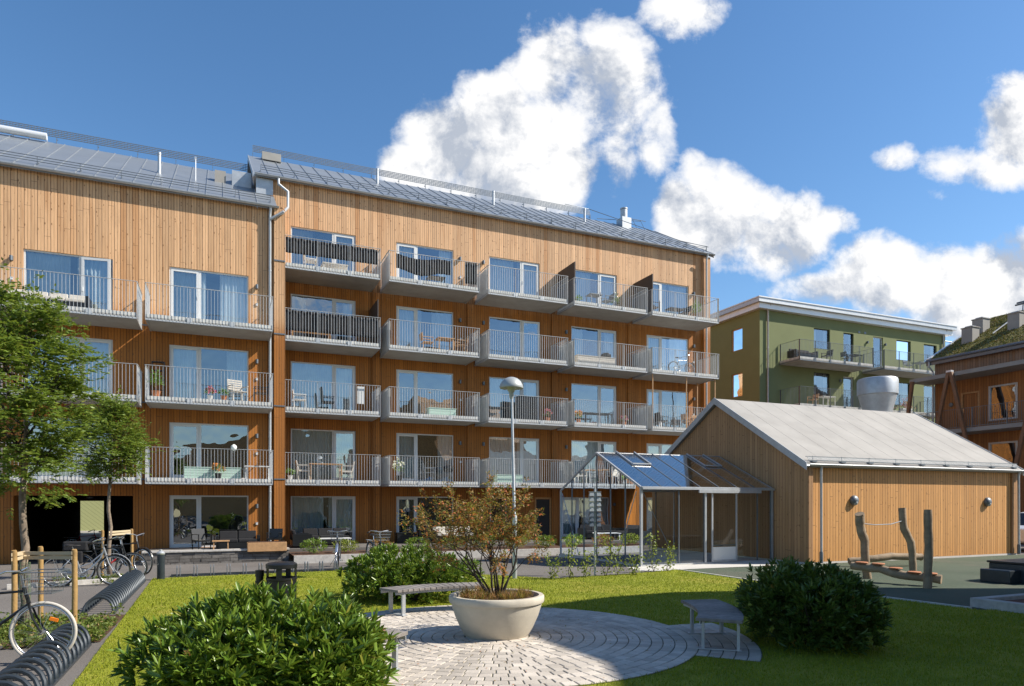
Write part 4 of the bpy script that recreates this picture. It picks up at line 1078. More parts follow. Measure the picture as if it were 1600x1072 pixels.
chair('garden_chair', 'pale garden chair inside the greenhouse left of the pole', GI(.7, 3.2), ROT+2.6, 'beige', solid=True)
chair('garden_chair', 'pale garden chair inside the greenhouse right of the pole', GI(2.0, 3.1), ROT+3.4, 'beige', solid=True)
# pole with stacked louvred boxes
pl = thing('louvre_post', 'steel pole carrying a tall stack of grey louvred boxes in front of the greenhouse', 'post', (2.06, 16.95, 0), .1)
q = MB(); q.tube([(0, 0, -.05), (0, 0, 2.2)], .026, 10); q.build('pole', 'galv', pl, smooth='auto')
for k in range(7):
    q = MB(); z = 1.24+.125*k; m_ = 'blind' if k > 2 else 'galv_dark'
    for sxx in (-1, 1): q.add([(sxx*.035, -.06, z), (sxx*.15, -.06, z), (sxx*.15, .06, z), (sxx*.035, .06, z), (sxx*.035, -.04, z+.09), (sxx*.13, -.04, z+.09), (sxx*.13, .05, z+.09), (sxx*.035, .05, z+.09)],
        [(0, 3, 2, 1), (4, 5, 6, 7), (0, 1, 5, 4), (1, 2, 6, 5), (2, 3, 7, 6), (3, 0, 4, 7)])
    q.box(-.15, -.045, z+.095, .15, .055, z+.11); q.build('louvre', m_, pl)

# climbing plants along the lawn edge
for i, (px, py, h, lb) in enumerate([(863, 906, .55, 'leftmost leafy climbing plant at the lawn edge, by the potted tree'), (893, 905, .95, 'climbing plant at the lawn edge between the potted tree and the louvred pole'), (914, 903, .6, 'short climbing plant just left of the louvred pole'),
        (946, 901, .95, 'tall leafy climbing plant just right of the louvred pole'), (966, 900, .8, 'dense climbing plant under the greenhouse gable'), (991, 899, .5, 'low climbing plant at the greenhouse corner'), (1022, 895, .95, 'upright climbing plant right of the greenhouse corner'), (1043, 893, .7, 'last climbing plant at the lawn edge, before the pale paving')]):
    Y = 1067*1.8/(py-787); X = (px-800)/1067*Y; t_, v_ = T(X, Y)
    th = thing('climbing_plant', lb, 'plant', (X, Y, 0), 0, 'climbing plants along the lawn edge'); rg_ = np.random.default_rng(50+i)
    s = MB(); C, D = [], []
    for k in range(3):
        pts = [Vector((rg_.normal()*.03, rg_.normal()*.03, 0))]
        for j in range(6): pts.append(pts[-1]+Vector((rg_.normal()*.045, rg_.normal()*.045, h/6*rg_.uniform(.8, 1.15))))
        s.tube(pts, [.008-.001*j for j in range(7)], 5)
        for p in pts[1:]:
            for r_ in range(9): C.append(np.array(p)+rg_.normal(size=3)*np.array([.075, .075, .06])); D.append(rg_.normal(size=3)+np.array([0, -.3, -.2]))
    s.build('stems', 'twig', th); leaf_mesh('foliage', C, D, rg_.uniform(.05, .085, len(C)), .045, 'vine', th, hexa=False)

# ================================================================== green rendered block
gb_ = thing('apartment_building', 'olive-green rendered block with a flat white-edged roof behind the small timber building', 'building', (16.69, 46.0, 0), ROT)
GS = [None, None, 5.0, 8.2, 11.3]
gh_ = []
gw = [(4.9, 6.43, 12.72, 14.15, None, None), (7.74, 8.75, 11.62, 14.1, None, None), (10.75, 11.75, 11.62, 14.1, .5, 'l'), (13.2, 14.75, 12.6, 14.1, None, None), (16.2, 17.65, 12.6, 14.05, None, None),
      (4.9, 6.43, 9.3, 11.05, None, None), (7.74, 8.75, 8.50, 10.95, None, None), (12.6, 14.75, 9.2, 10.95, None, None), (16.2, 17.65, 8.7, 10.9, None, None), (4.9, 6.43, 6.0, 7.9, None, None), (13.2, 14.75, 6.0, 7.9, None, None)]
for a in gw: gh_.append(a[:4])
wl = MB(); grid_wall(wl, 0, 18.65, -.6, 14.9, gh_, depth=.16)
wl.quad((18.65, 0, -.6), (18.65, 14, -.6), (18.65, 14, 14.9), (18.65, 0, 14.9))
def side_wall(mb, y0, y1, z0, z1, holes, depth=.14):   # plane x = 0 facing -x
    ys = sorted({y0, y1, *[h[0] for h in holes], *[h[1] for h in holes]}); zs = sorted({z0, z1, *[h[2] for h in holes], *[h[3] for h in holes]})
    for i in range(len(ys)-1):
        for j in range(len(zs)-1):
            cy, cz = (ys[i]+ys[i+1])/2, (zs[j]+zs[j+1])/2
            if any(h[0] < cy < h[1] and h[2] < cz < h[3] for h in holes): continue
            mb.quad((0, ys[i], zs[j]), (0, ys[i], zs[j+1]), (0, ys[i+1], zs[j+1]), (0, ys[i+1], zs[j]))
    for (a, b, c, d) in holes:
        mb.quad((0, a, c), (depth, a, c), (depth, a, d), (0, a, d)); mb.quad((0, b, c), (0, b, d), (depth, b, d), (depth, b, c))
        mb.quad((0, a, d), (depth, a, d), (depth, b, d), (0, b, d)); mb.quad((0, a, c), (0, b, c), (depth, b, c), (depth, a, c))
shl = [(1.66, 2.75, 12.55, 14.1), (1.66, 2.75, 9.3, 10.95), (1.66, 2.75, 6.1, 7.8), (8, 9.2, 12.6, 14.1), (8, 9.2, 9.3, 10.95)]
side_wall(wl, 0, 14, -.6, 14.9, shl)
wl.quad((0, 14, -.6), (0, 14, 14.9), (18.65, 14, 14.9), (18.65, 14, -.6))
wl.build('wall', 'green_render', gb_, recalc=False)
for i, (a, b, c, d, s, dr_) in enumerate(gw):
    if dr_ or (d-c) > 2.2: window(gb_, a, b, c, d, None, None, .3 if i % 2 else 0, y=.10, framem='pvc' if i in (2, 6, 8) else 'black')
    else: window(gb_, a, b, c, d, None, None, .5, y=.10, framem='black')
for (a, b, c, d) in shl:
    f = MB()
    for (p, q_) in (((.09, a+.03, c), (.09, a+.03, d)), ((.09, b-.03, c), (.09, b-.03, d)), ((.09, a, c+.03), (.09, b, c+.03)), ((.09, a, d-.03), (.09, b, d-.03))): f.bar(p, q_, .06, .06)
    fo = f.build('window', 'furn_wood', gb_); g_ = MB(); g_.quad((.10, a+.06, c+.06), (.10, b-.06, c+.06), (.10, b-.06, d-.06), (.10, a+.06, d-.06)); g_.build('pane', 'glass', fo, recalc=False)
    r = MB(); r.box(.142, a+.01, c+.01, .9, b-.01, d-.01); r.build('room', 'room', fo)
q = MB(); q.box(-.35, -.35, 14.9, 19.0, 14.3, 15.25); rfg = q.build('roof_soffit', 'white_metal', gb_)
q = MB(); q.box(-.55, -.55, 15.255, 19.2, 14.5, 15.52); q.build('roof_edge', 'galv', rfg)
q = MB(); q.box(-.60, -.60, 15.525, 19.25, 14.55, 15.60); q.build('coping', 'white_metal', rfg)
downpipe(gb_, [(.62, -.42, 15.3), (.62, -.10, 14.9), (.62, -.10, -.4)], .06); downpipe(gb_, [(18.3, -.42, 15.3), (18.3, -.10, 14.9), (18.3, -.10, -.4)], .06)
def gbalc(a, b, z):
    bo = balcony(gb_, a, b, z, w=1.8, th=.24, railm='galv_dark'); return bo
for z in (11.3, 8.2, 5.1): gbalc(1.75, 8.5, z)
for z in (11.3, 8.2, 5.1): gbalc(9.65, 15.6, z)
for x, z in ((10.1, 13.6), (11.95, 13.6), (7.35, 10.6)): wall_lamp(gb_, x, z)
q = MB(); q.box(9.2, -.02, 14.2, 9.4, -.002, 14.35); q.box(9.8, -.02, 14.2, 10.0, -.002, 14.35); q.build('wall_vent', 'galv_dark', gb_)

# green boarded house seen through the passage
gp = thing('boarded_house', 'pale green house with diagonal boarding glimpsed through the dark passage', 'house', W(-16, 24), ROT)
m = bpy.data.materials.new('diagonal_green_boards'); m.use_nodes = True; g = NG(m.node_tree); tc = g.new('ShaderNodeTexCoord'); s_ = g.new('ShaderNodeSeparateXYZ'); g.l.new(tc.outputs['Object'], s_.inputs[0])
fr_ = g.m('FRACT', g.m('MULTIPLY', g.m('ADD', g.m('MULTIPLY', s_.outputs[0], .85), s_.outputs[2]), 3.6)); gm = g.mr(fr_, .0, .12, 1, 0)
g.l.new(g.mix(gm, (.40, .42, .20), (.12, .13, .06)), g.n['Principled BSDF'].inputs['Base Color']); M['diag'] = m
wl = MB(); grid_wall(wl, -6, 16, -.1, 7, [(6.0, 8.6, .9, 2.5)]); wl.build('wall', 'diag', gp, recalc=False)
q = MB(); q.prism([(-.4, 6.9), (4, 9.5), (8.4, 6.9)], -6.3, 16.3, 'x'); q.build('roof', 'roof', gp)
window(gp, 6.0, 8.6, .9, 2.5, 6.9, None, .4)
q = MB(); q.box(-6, -.03, -.5, 16, 0, -.1); q.build('plinth', 'pad', gp)
q = MB(); q.box(-20, 20, -.5, 8, 21.5, -.15); o = q.build('gravel_strip', 'pad'); place(o); tag(o, kind='structure')

# ================================================================== gallery house at the right with a sedum roof
rb = thing('gallery_building', 'dark timber house at the right edge with galleries on leaning posts and a planted roof', 'building', (25.4, 41.0, 0), ROT)
def sw(mb, x, ya, yb, z0, z1, holes=(), depth=.12):
    ys = sorted({ya, yb, *[h[0] for h in holes], *[h[1] for h in holes]}); zs = sorted({z0, z1, *[h[2] for h in holes], *[h[3] for h in holes]})
    for i in range(len(ys)-1):
        for j in range(len(zs)-1):
            cy, cz = (ys[i]+ys[i+1])/2, (zs[j]+zs[j+1])/2
            if any(h[0] < cy < h[1] and h[2] < cz < h[3] for h in holes): continue
            mb.quad((x, ys[i], zs[j]), (x, ys[i], zs[j+1]), (x, ys[i+1], zs[j+1]), (x, ys[i+1], zs[j]))
rw = [(-4.62, -3.11, 6.4, 8.35), (-4.62, -3.11, 3.2, 5.2), (-8.6, -7.0, 6.4, 8.35), (-8.6, -7.0, 3.2, 5.2)]; rd = [(-2.62, -1.58, 6.02, 8.2), (-2.62, -1.58, 2.9, 5.1)]
wl = MB(); sw(wl, 0, -14, 0, -.6, 10.35, rw+rd); wl.quad((0, 0, -.6), (0, 0, 10.35), (10.4, 0, 10.35), (10.4, 0, -.6)); wl.quad((0, -14, -.6), (10.4, -14, -.6), (10.4, -14, 10.35), (0, -14, 10.35))
wl.add([(0, 0, 10.35), (5.2, 0, 13.3), (10.4, 0, 10.35)], [(0, 1, 2)]); wl.add([(0, -14, 10.35), (5.2, -14, 13.3), (10.4, -14, 10.35)], [(0, 1, 2)])
wl.build('wall', 'wood_right', rb, recalc=False)
for (a, b, c, d) in rw+rd:
    f = MB()
    dd_ = (a, b, c, d) in rd
    for (p, q_) in (((.03, a+.05, c), (.03, a+.05, d)), ((.03, b-.05, c), (.03, b-.05, d)), ((.031, a+.1, c+.05), (.031, b-.1, c+.05)), ((.031, a+.1, d-.05), (.031, b-.1, d-.05))): f.bar(p, q_, .09, .09)
    fo = f.build('door' if dd_ else 'window', 'furn_wood' if dd_ else 'galv', rb)
    g_ = MB(); g_.quad((.05, a+.09, c+.09), (.05, b-.09, c+.09), (.05, b-.09, d-.09), (.05, a+.09, d-.09)); g_.build('door_panel' if dd_ else 'pane', 'wood_right' if dd_ else 'glass', fo, recalc=False)
    if dd_: q = MB(); q.bar((.0, b-.14, c+1.0), (.0, b-.14, c+1.3), .02); q.build('handle', 'chrome', fo)
    else:
        r = MB(); r.box(.12, a+.02, c+.02, .9, b-.02, d-.02); r.build('room', 'room', fo)
q = MB()
q.prism([(-.35, 10.25), (5.2, 13.42), (10.75, 10.25), (10.75, 10.1), (5.2, 13.25), (-.35, 10.1)], -14.3, .25, 'y'); rfr = q.build('roof', 'roof', rb)
q = MB(); q.prism([(-.28, 10.35), (5.1, 13.45), (5.1, 13.50), (-.28, 10.46)], -14.2, .10, 'y')
so = q.build('sedum_layer', 'sedum', rfr)
C, D = [], []
for i in range(9000):
    x = RNG.uniform(-.25, 5.0); y = RNG.uniform(-8, .1); zz = 10.46+(x+.28)*(3.04/5.38); C.append((x, y, zz)); e = RNG.normal(size=3); e[2] = abs(e[2])+.2; D.append(e)
tag(leaf_mesh('sedum_tufts', C, D, .085, .06, 'sedumleaf', so, hexa=False), kind='stuff')
q = MB(); q.prism([(-.36, 10.30), (5.2, 13.50), (5.2, 13.58), (-.36, 10.50)], .11, .27, 'y'); q.build('verge_trim', 'white_metal', rfr)
q = MB(); q.prism([(-.4, 10.08), (-.4, 10.44), (-.30, 10.44), (-.30, 10.08)], -14.3, .27, 'y'); q.tube([(-.46, -14.3, 10.32), (-.46, .25, 10.32)], .06, 8); q.build('gutter', 'galv_dark', rfr)
for (x, y) in ((1.55, -1.1), (2.75, -.95), (2.2, -3.3)):
    zz = 10.46+(x+.28)*.565; q = MB(); q.box(x-.32, y-.32, zz-.45, x+.32, y+.32, zz+.72); q.box(x-.36, y-.36, zz+.722, x+.36, y+.36, zz+.77); vv_ = q.build('ventilation_box', 'roof_light', rfr)
    q = MB(); q.box(x-.2, y-.2, zz+.772, x+.2, y+.2, zz+.85); q.build('cap', 'galv', vv_)
q = MB(); q.tube([(4.6, -1.8, 13.75), (4.6, -14, 13.75)], .05, 6); q.tube([(4.75, -1.8, 13.9), (4.75, -14, 13.9)], .05, 6)
for i in range(8): y = -2.2-1.6*i; q.bar((4.6, y, 13.1), (4.7, y, 13.9), .05)
q.build('ridge_rail', 'galv_dark', rfr)
q = MB(); q.bar((1.6, -2.35, 11.65), (3.6, -2.6, 12.95), .05, .05); q.build('roof_bar', 'white_metal', rfr)
downpipe(rb, [(-.46, .05, 10.3), (-.46, .05, 10.0), (-.1, .05, 9.7), (-.1, .05, 0)], .05)
for z in (8.95, 5.75):
    q = MB(); q.box(-1.75, -14, z, -.003, .35, z+.22); dk = q.build('gallery_deck', 'concrete', rb)
    if z < 8:
        r = MB(); r.bar((-1.72, -14, z+1.32), (-1.72, .3, z+1.32), .04, .02); r.bar((-1.72, -14, z+.3), (-1.72, .3, z+.3), .02, .03)
        for i in range(120): y = .3-.12*i; r.bar((-1.72, y, z+.22), (-1.72, y, z+1.31), .014)
        for i in range(9): y = .28-1.8*i; r.bar((-1.72, y, z+.0), (-1.72, y, z+1.33), .05)
        r.bar((-1.72, .3, z+1.32), (-.05, .3, z+1.32), .04, .02)
        for i in range(12): r.bar((-1.65+.14*i, .3, z+.22), (-1.65+.14*i, .3, z+1.31), .014)
        r.build('railing', 'galv_dark', dk, recalc=False)
M['beam'] = mat('leaning_post_wood', (.20, .10, .05), .6, 0, .2, 3)
for y0 in (-2.2, -6.9):
    for sg in (-1, 1):
        q = MB(); q.bar((-1.9, y0+sg*.07, 9.15), (-1.9, y0+sg*1.05*(9.15-.0)/3.5*.75, 0.0), .17, .17, up=(1, 0, 0)); q.build('leaning_post', 'beam', rb)
    q = MB(); q.box(-2.02, y0-.14, 9.152, -1.78, y0+.14, 9.26); q.build('post_cap', 'white_metal', rb)
q = MB(); q.bar((-1.9, .05, 9.0), (-1.9, 1.3, 0.0), .17, .17, up=(1, 0, 0)); q.build('leaning_post', 'beam', rb)
q = MB(); q.lathe([(.12, 0), (.12, .06), (.001, .08)], (0, 0, 0), 14); o = q.build('wall_lamp', 'galv_dark', rb); o.location = (-.004, -1.0, 7.6); o.rotation_euler = (0, rad(-90), 0)
# slate roof of a further house, between the green block and the gallery house
fh = thing('distant_house', 'distant roof of grey tiles behind the gallery house', 'house', (33.0, 56.0, 0), ROT)
q = MB(); q.box(0, 0, -.6, 12, 9, 13.0); q.build('wall', 'wood_right', fh)
q = MB(); q.prism([(-.4, 13.0), (4.5, 16.6), (9.4, 13.0)], -.3, 12.3, 'x'); r_ = q.build('roof', 'roof', fh)
q = MB(); q.tube([(-.3, 4.3, 17.0), (12, 4.3, 17.0)], .06, 6)
for i in range(8): q.bar((1.6*i, 4.3, 16.4), (1.6*i, 4.3, 17), .06)
q.build('ridge_rail', 'galv_dark', r_)

# ================================================================== timber house across the yard, right of and behind the camera (casts the long shade on the lawn)
xh = thing('opposite_house', 'timber gabled house on the right side of the yard whose shade falls over the lawn', 'house', (0, 0, 0))
q = MB()
def hh(Y, Xs, X=12.6): return (X-Xs)/1.16
prof = [(-46, 9.6), (7.1, 10.0), (10.1, 11.4), (11.7, hh(11.7, .75)), (12.6, hh(12.6, 1.85)), (13.35, hh(13.4, 3.2)), (13.75, hh(13.8, 5.3)), (14.15, 5.6), (14.25, -.4), (-46, -.4)]
q.prism([(y+.0, z) for y, z in prof], 12.6, 24, 'x'); q.build('wall', 'wood_small', xh)
for y in (0, 3.2, 6.4, 9.6):
    for z in (1, 4.2, 7.2):
        if z > 5 and y > 9: continue
        f = MB(); f.box(12.52, y, z, 12.595, y+1.5, z+1.5); f_ = f.build('window', 'pvc', xh); f = MB(); f.box(12.50, y+.08, z+.08, 12.515, y+1.42, z+1.42); f.build('pane', 'carglass', f_)

# ================================================================== yard furniture
# planter
pt = thing('bowl_planter', 'big round cream stone bowl planter in the middle of the circular paving', 'planter', (-.208, 9.25, .03), 0)
q = MB(); q.lathe([(.40, 0), (.43, .0), (.45, .03), (.50, .12), (.565, .27), (.605, .40), (.612, .445), (.638, .45), (.645, .47), (.645, .525), (.63, .545), (.575, .545), (.565, .53), (.555, .40), (0.001, .40)], (0, 0, 0), 72)
q.build('bowl', 'planter', pt, smooth='auto')
q = MB(); n = 40; rg = random.Random(2); vs = [(0, 0, .53)]
for k in range(1, 6):
    for j in range(n): a = 2*PI*j/n; r = .562*k/5; vs.append((r*math.cos(a), r*math.sin(a), (.50 if k < 5 else .46)+rg.uniform(-.012, .018)))
fs = [(0, 1+j, 1+(j+1) % n) for j in range(n)]
for k in range(4):
    for j in range(n): fs.append((1+k*n+j, 1+(k+1)*n+j, 1+(k+1)*n+(j+1) % n, 1+k*n+(j+1) % n))
q.add(vs, fs); q.build('soil', 'soil', pt, smooth=True)
C, D = [], []
for i in range(70):
    a = RNG.uniform(0, 2*PI); r = .50*math.sqrt(RNG.uniform(.25, 1)); hh_ = RNG.uniform(.5, 1)
    for k in range(26):
        C.append((r*math.cos(a)+RNG.normal()*.02, r*math.sin(a)+RNG.normal()*.02, .51)); D.append((RNG.normal()*.5, RNG.normal()*.5, 1.1))
gr = leaf_mesh('dry_grass', C, D, RNG.uniform(.06, .17, len(C)), .007, 'drygrass', None, hexa=False)
gr.location = (-.208, 9.25, .03); tag(gr, 'tufts of brown and orange grass growing in the stone bowl', 'grass', kind='stuff')
def multistem():
    th = thing('shrub_tree', 'many-stemmed small tree with sparse green and rust-orange leaves growing in the stone bowl', 'tree', (-.208, 9.25, .5)); rg = random.Random(12)
    mb = MB(); ends = []
    for i in range(13):
        a = 2.4*i; sp = .16+.52*(i % 5)/4
        branchy(mb, (.06*math.cos(a), .06*math.sin(a), 0), (math.cos(a)*sp, math.sin(a)*sp, 1), rg.uniform(.55, .82), .015, 3, ends, rg, .72, .10, (2, 3))
    mb.build('stems', 'twig', th)
    C, D = [], []
    for p, d in ends:
        for k in range(13):
            if rg.random() < .82:
                C.append((p.x+rg.gauss(0, .022), p.y+rg.gauss(0, .022), p.z+rg.gauss(0, .022))); D.append((d.x+rg.gauss(0, .7), d.y+rg.gauss(0, .7), d.z*.4+rg.gauss(-.2, .5)))
    leaf_mesh('foliage', C, D, RNG.uniform(.030, .058, len(C)), .019, 'autumn', th, hexa=False)
multistem()

def bench(label, r0, r1, A0, A1, z=.45, legs=(.18, .82)):
    t = thing('curved_bench', label, 'bench', tuple(CEN), 0, 'curved slatted benches round the paving')
    s = MB(); n = max(10, int(rad(A1-A0)*(r0+r1)/2/.105))
    for i in range(n):
        a0 = rad(A0)+rad(A1-A0)*(i+.06)/n; a1 = rad(A0)+rad(A1-A0)*(i+.94)/n
        P = lambda r, a, zz: (r*math.cos(a), r*math.sin(a), zz)
        vs = [P(r0, a0, z-.04), P(r1, a0, z-.04), P(r1, a1, z-.04), P(r0, a1, z-.04), P(r0, a0, z), P(r1, a0, z), P(r1, a1, z), P(r0, a1, z)]
        s.add(vs, [(0,3,2,1),(4,5,6,7),(0,1,5,4),(1,2,6,5),(2,3,7,6),(3,0,4,7)])
    s.build('seat', 'bench_wood', t, bevel=.004)
    for r in (r0+.05, r1-.05):
        f = MB()
        pts = [(r*math.cos(rad(A0+(A1-A0)*k/12)), r*math.sin(rad(A0+(A1-A0)*k/12)), z-.06) for k in range(13)]
        for a, b in zip(pts[:-1], pts[1:]): f.bar(a, b, .012, .04)
        f.build('seat_frame', 'galv', t)
    for q_ in legs:
        a = rad(A0+(A1-A0)*q_)
        for r in (r0+.06, r1-.06):
            l = MB(); l.bar((r*math.cos(a), r*math.sin(a), .033), (r*math.cos(a), r*math.sin(a), z-.045), .035, .06, up=(math.cos(a+PI/2), math.sin(a+PI/2), 0)); l.build('leg', 'galv', t)
        l = MB(); l.bar(((r0+.0)*math.cos(a), (r0+.0)*math.sin(a), .040), ((r1-.02)*math.cos(a), (r1-.02)*math.sin(a), .040), .09, .012); l.build('foot_plate', 'galv', t)
    return t
bench('long curved bench of grey slats left of and behind the stone bowl planter', 2.16, 2.64, 97, 137, legs=(.12, .9))
bench('curved bench of grey slats standing in the shade right of the stone bowl planter', 2.60, 3.13, -24, 9.5)
bench('curved bench mostly hidden by the big foreground bush, its end showing at the paving', 2.12, 2.62, -150, -115, legs=(.12, .90))

# street lamp
lp = thing('street_lamp', 'slender grey lamp post with a mushroom-shaped head behind the stone bowl planter', 'street lamp', (.065, 16.3, 0), 0)
q = MB(); q.tube([(0, 0, -.05), (0, 0, 1.45), (0, 0, 1.5), (-.01, 0, 1.55), (-.075, 0, 4.45)], [.055, .055, .052, .036, .030], 16); q.build('pole', 'galv', lp, smooth='auto')
q = MB(); q.box(.045, -.035, .35, .062, .035, .75); q.build('service_hatch', 'galv', lp)
q = MB(); q.lathe([(.035, 4.3), (.05, 4.36), (.055, 4.44), (.10, 4.52), (.14, 4.56), (.001, 4.565)], (-.08, 0, 0), 28); q.build('lamp_neck', 'blind', lp, smooth='auto')
q = MB(); q.lathe([(.10, 4.55), (.20, 4.545), (.275, 4.555), (.282, 4.575), (.268, 4.64), (.225, 4.72), (.15, 4.785), (.07, 4.815), (.001, 4.825)], (-.08, 0, 0), 40); q.build('lamp_head', 'blind', lp, smooth='auto')

# bollard
bo = thing('bollard', 'dark bollard light with a pale cap on the lawn corner by the far bike rack', 'bollard', (-8.28, 16.1, 0), 0)
q = MB(); q.tube([(0, 0, -.02), (0, 0, .60)], .085, 20); q.build('post', 'anthracite', bo, smooth='auto')
q = MB(); q.lathe([(.085, .602), (.09, .61), (.09, .64), (.06, .675), (.03, .69), (.03, .72), (.001, .725)], (0, 0, 0), 20); q.build('cap', 'galv', bo, smooth='auto')

# litter bin
lb = thing('litter_bin', 'round black steel litter bin with an ashtray post, behind the big foreground bush', 'bin', (-3.78, 11.2, .01), 0)
q = MB(); q.lathe([(.22, 0), (.235, .01), (.235, .54), (.245, .55), (.245, .58), (.235, .585), (.22, .585), (.22, .05)], (0, 0, 0), 32); q.build('body', 'black', lb, smooth='auto')
for a in (0, PI, PI/2*.9, -PI/2*.9):
    q = MB(); q.bar((.23*math.cos(a), .23*math.sin(a), .57), (.23*math.cos(a), .23*math.sin(a), .74), .09, .012, up=(math.cos(a), math.sin(a), 0)); q.build('upright', 'black', lb)
q = MB(); q.lathe([(.24, .735), (.248, .74), (.248, .80), (.21, .825), (.08, .84), (.001, .842)], (0, 0, 0), 32); q.build('lid', 'black', lb, smooth='auto')
q = MB(); q.lathe([(.065, 0), (.07, .01), (.07, .53), (.06, .53), (.06, .60), (.07, .60), (.07, .70), (.001, .71)], (-.36, 0, 0), 20); q.bar((-.3, 0, .3), (-.22, 0, .3), .03); q.build('ashtray', 'black', lb, smooth='auto')

# bike racks made of arches
def arch_rack(label, t, v0, v1, n, wd=.43, h=.27):
    L = v1-v0; th = thing('bike_rack', label, 'bike rack', W(t-wd/2, v0), ROT, 'low arched bicycle racks')
    for i in range(n):
        q = MB(); y = L*i/(n-1); lean = .10
        pts = [(-wd/2, y, .01)]+[(-wd/2*math.cos(PI*k/10), y+lean*math.sin(PI*k/10), .04+(h-.04)*math.sin(PI*k/10)) for k in range(0, 11)]+[(wd/2, y, .01)]
        q.tube(pts, .024, 8); q.build('hoop', 'anthracite', th, smooth='auto')
    for sg in (-1, 1):
        q = MB(); q.bar((sg*wd/2, -.05, .02), (sg*wd/2, L+.05, .02), .05, .03); q.build('base_rail', 'anthracite', th)
arch_rack('near rack of dark arches holding the black bicycle with a basket, lower left', -4.14, -26.6, -21.7, 22)
arch_rack('far bike rack of dark arches beside the leaning silver bicycle', -4.22, -18.9, -14.0, 22)
fr = thing('bike_rack', 'long low bike rack with slim wheel holders along the far edge of the lawn', 'bike rack', W(-3.75, -13.05), ROT)
q = MB(); q.bar((0, 0, .02), (4.9, .12, .02), .06, .03); q.bar((0, .32, .02), (4.9, .44, .02), .03, .03); q.build('base_rail', 'anthracite', fr)
for i in range(13):
    q = MB(); x = .15+.38*i
    for s_ in (0, .07): q.tube([(x+s_, -.02, .02), (x+s_, -.02, .22), (x+s_, .05, .27), (x+s_, .14, .22), (x+s_, .14, .04)], .011, 6)
    q.build('wheel_holder', 'galv_dark', fr)

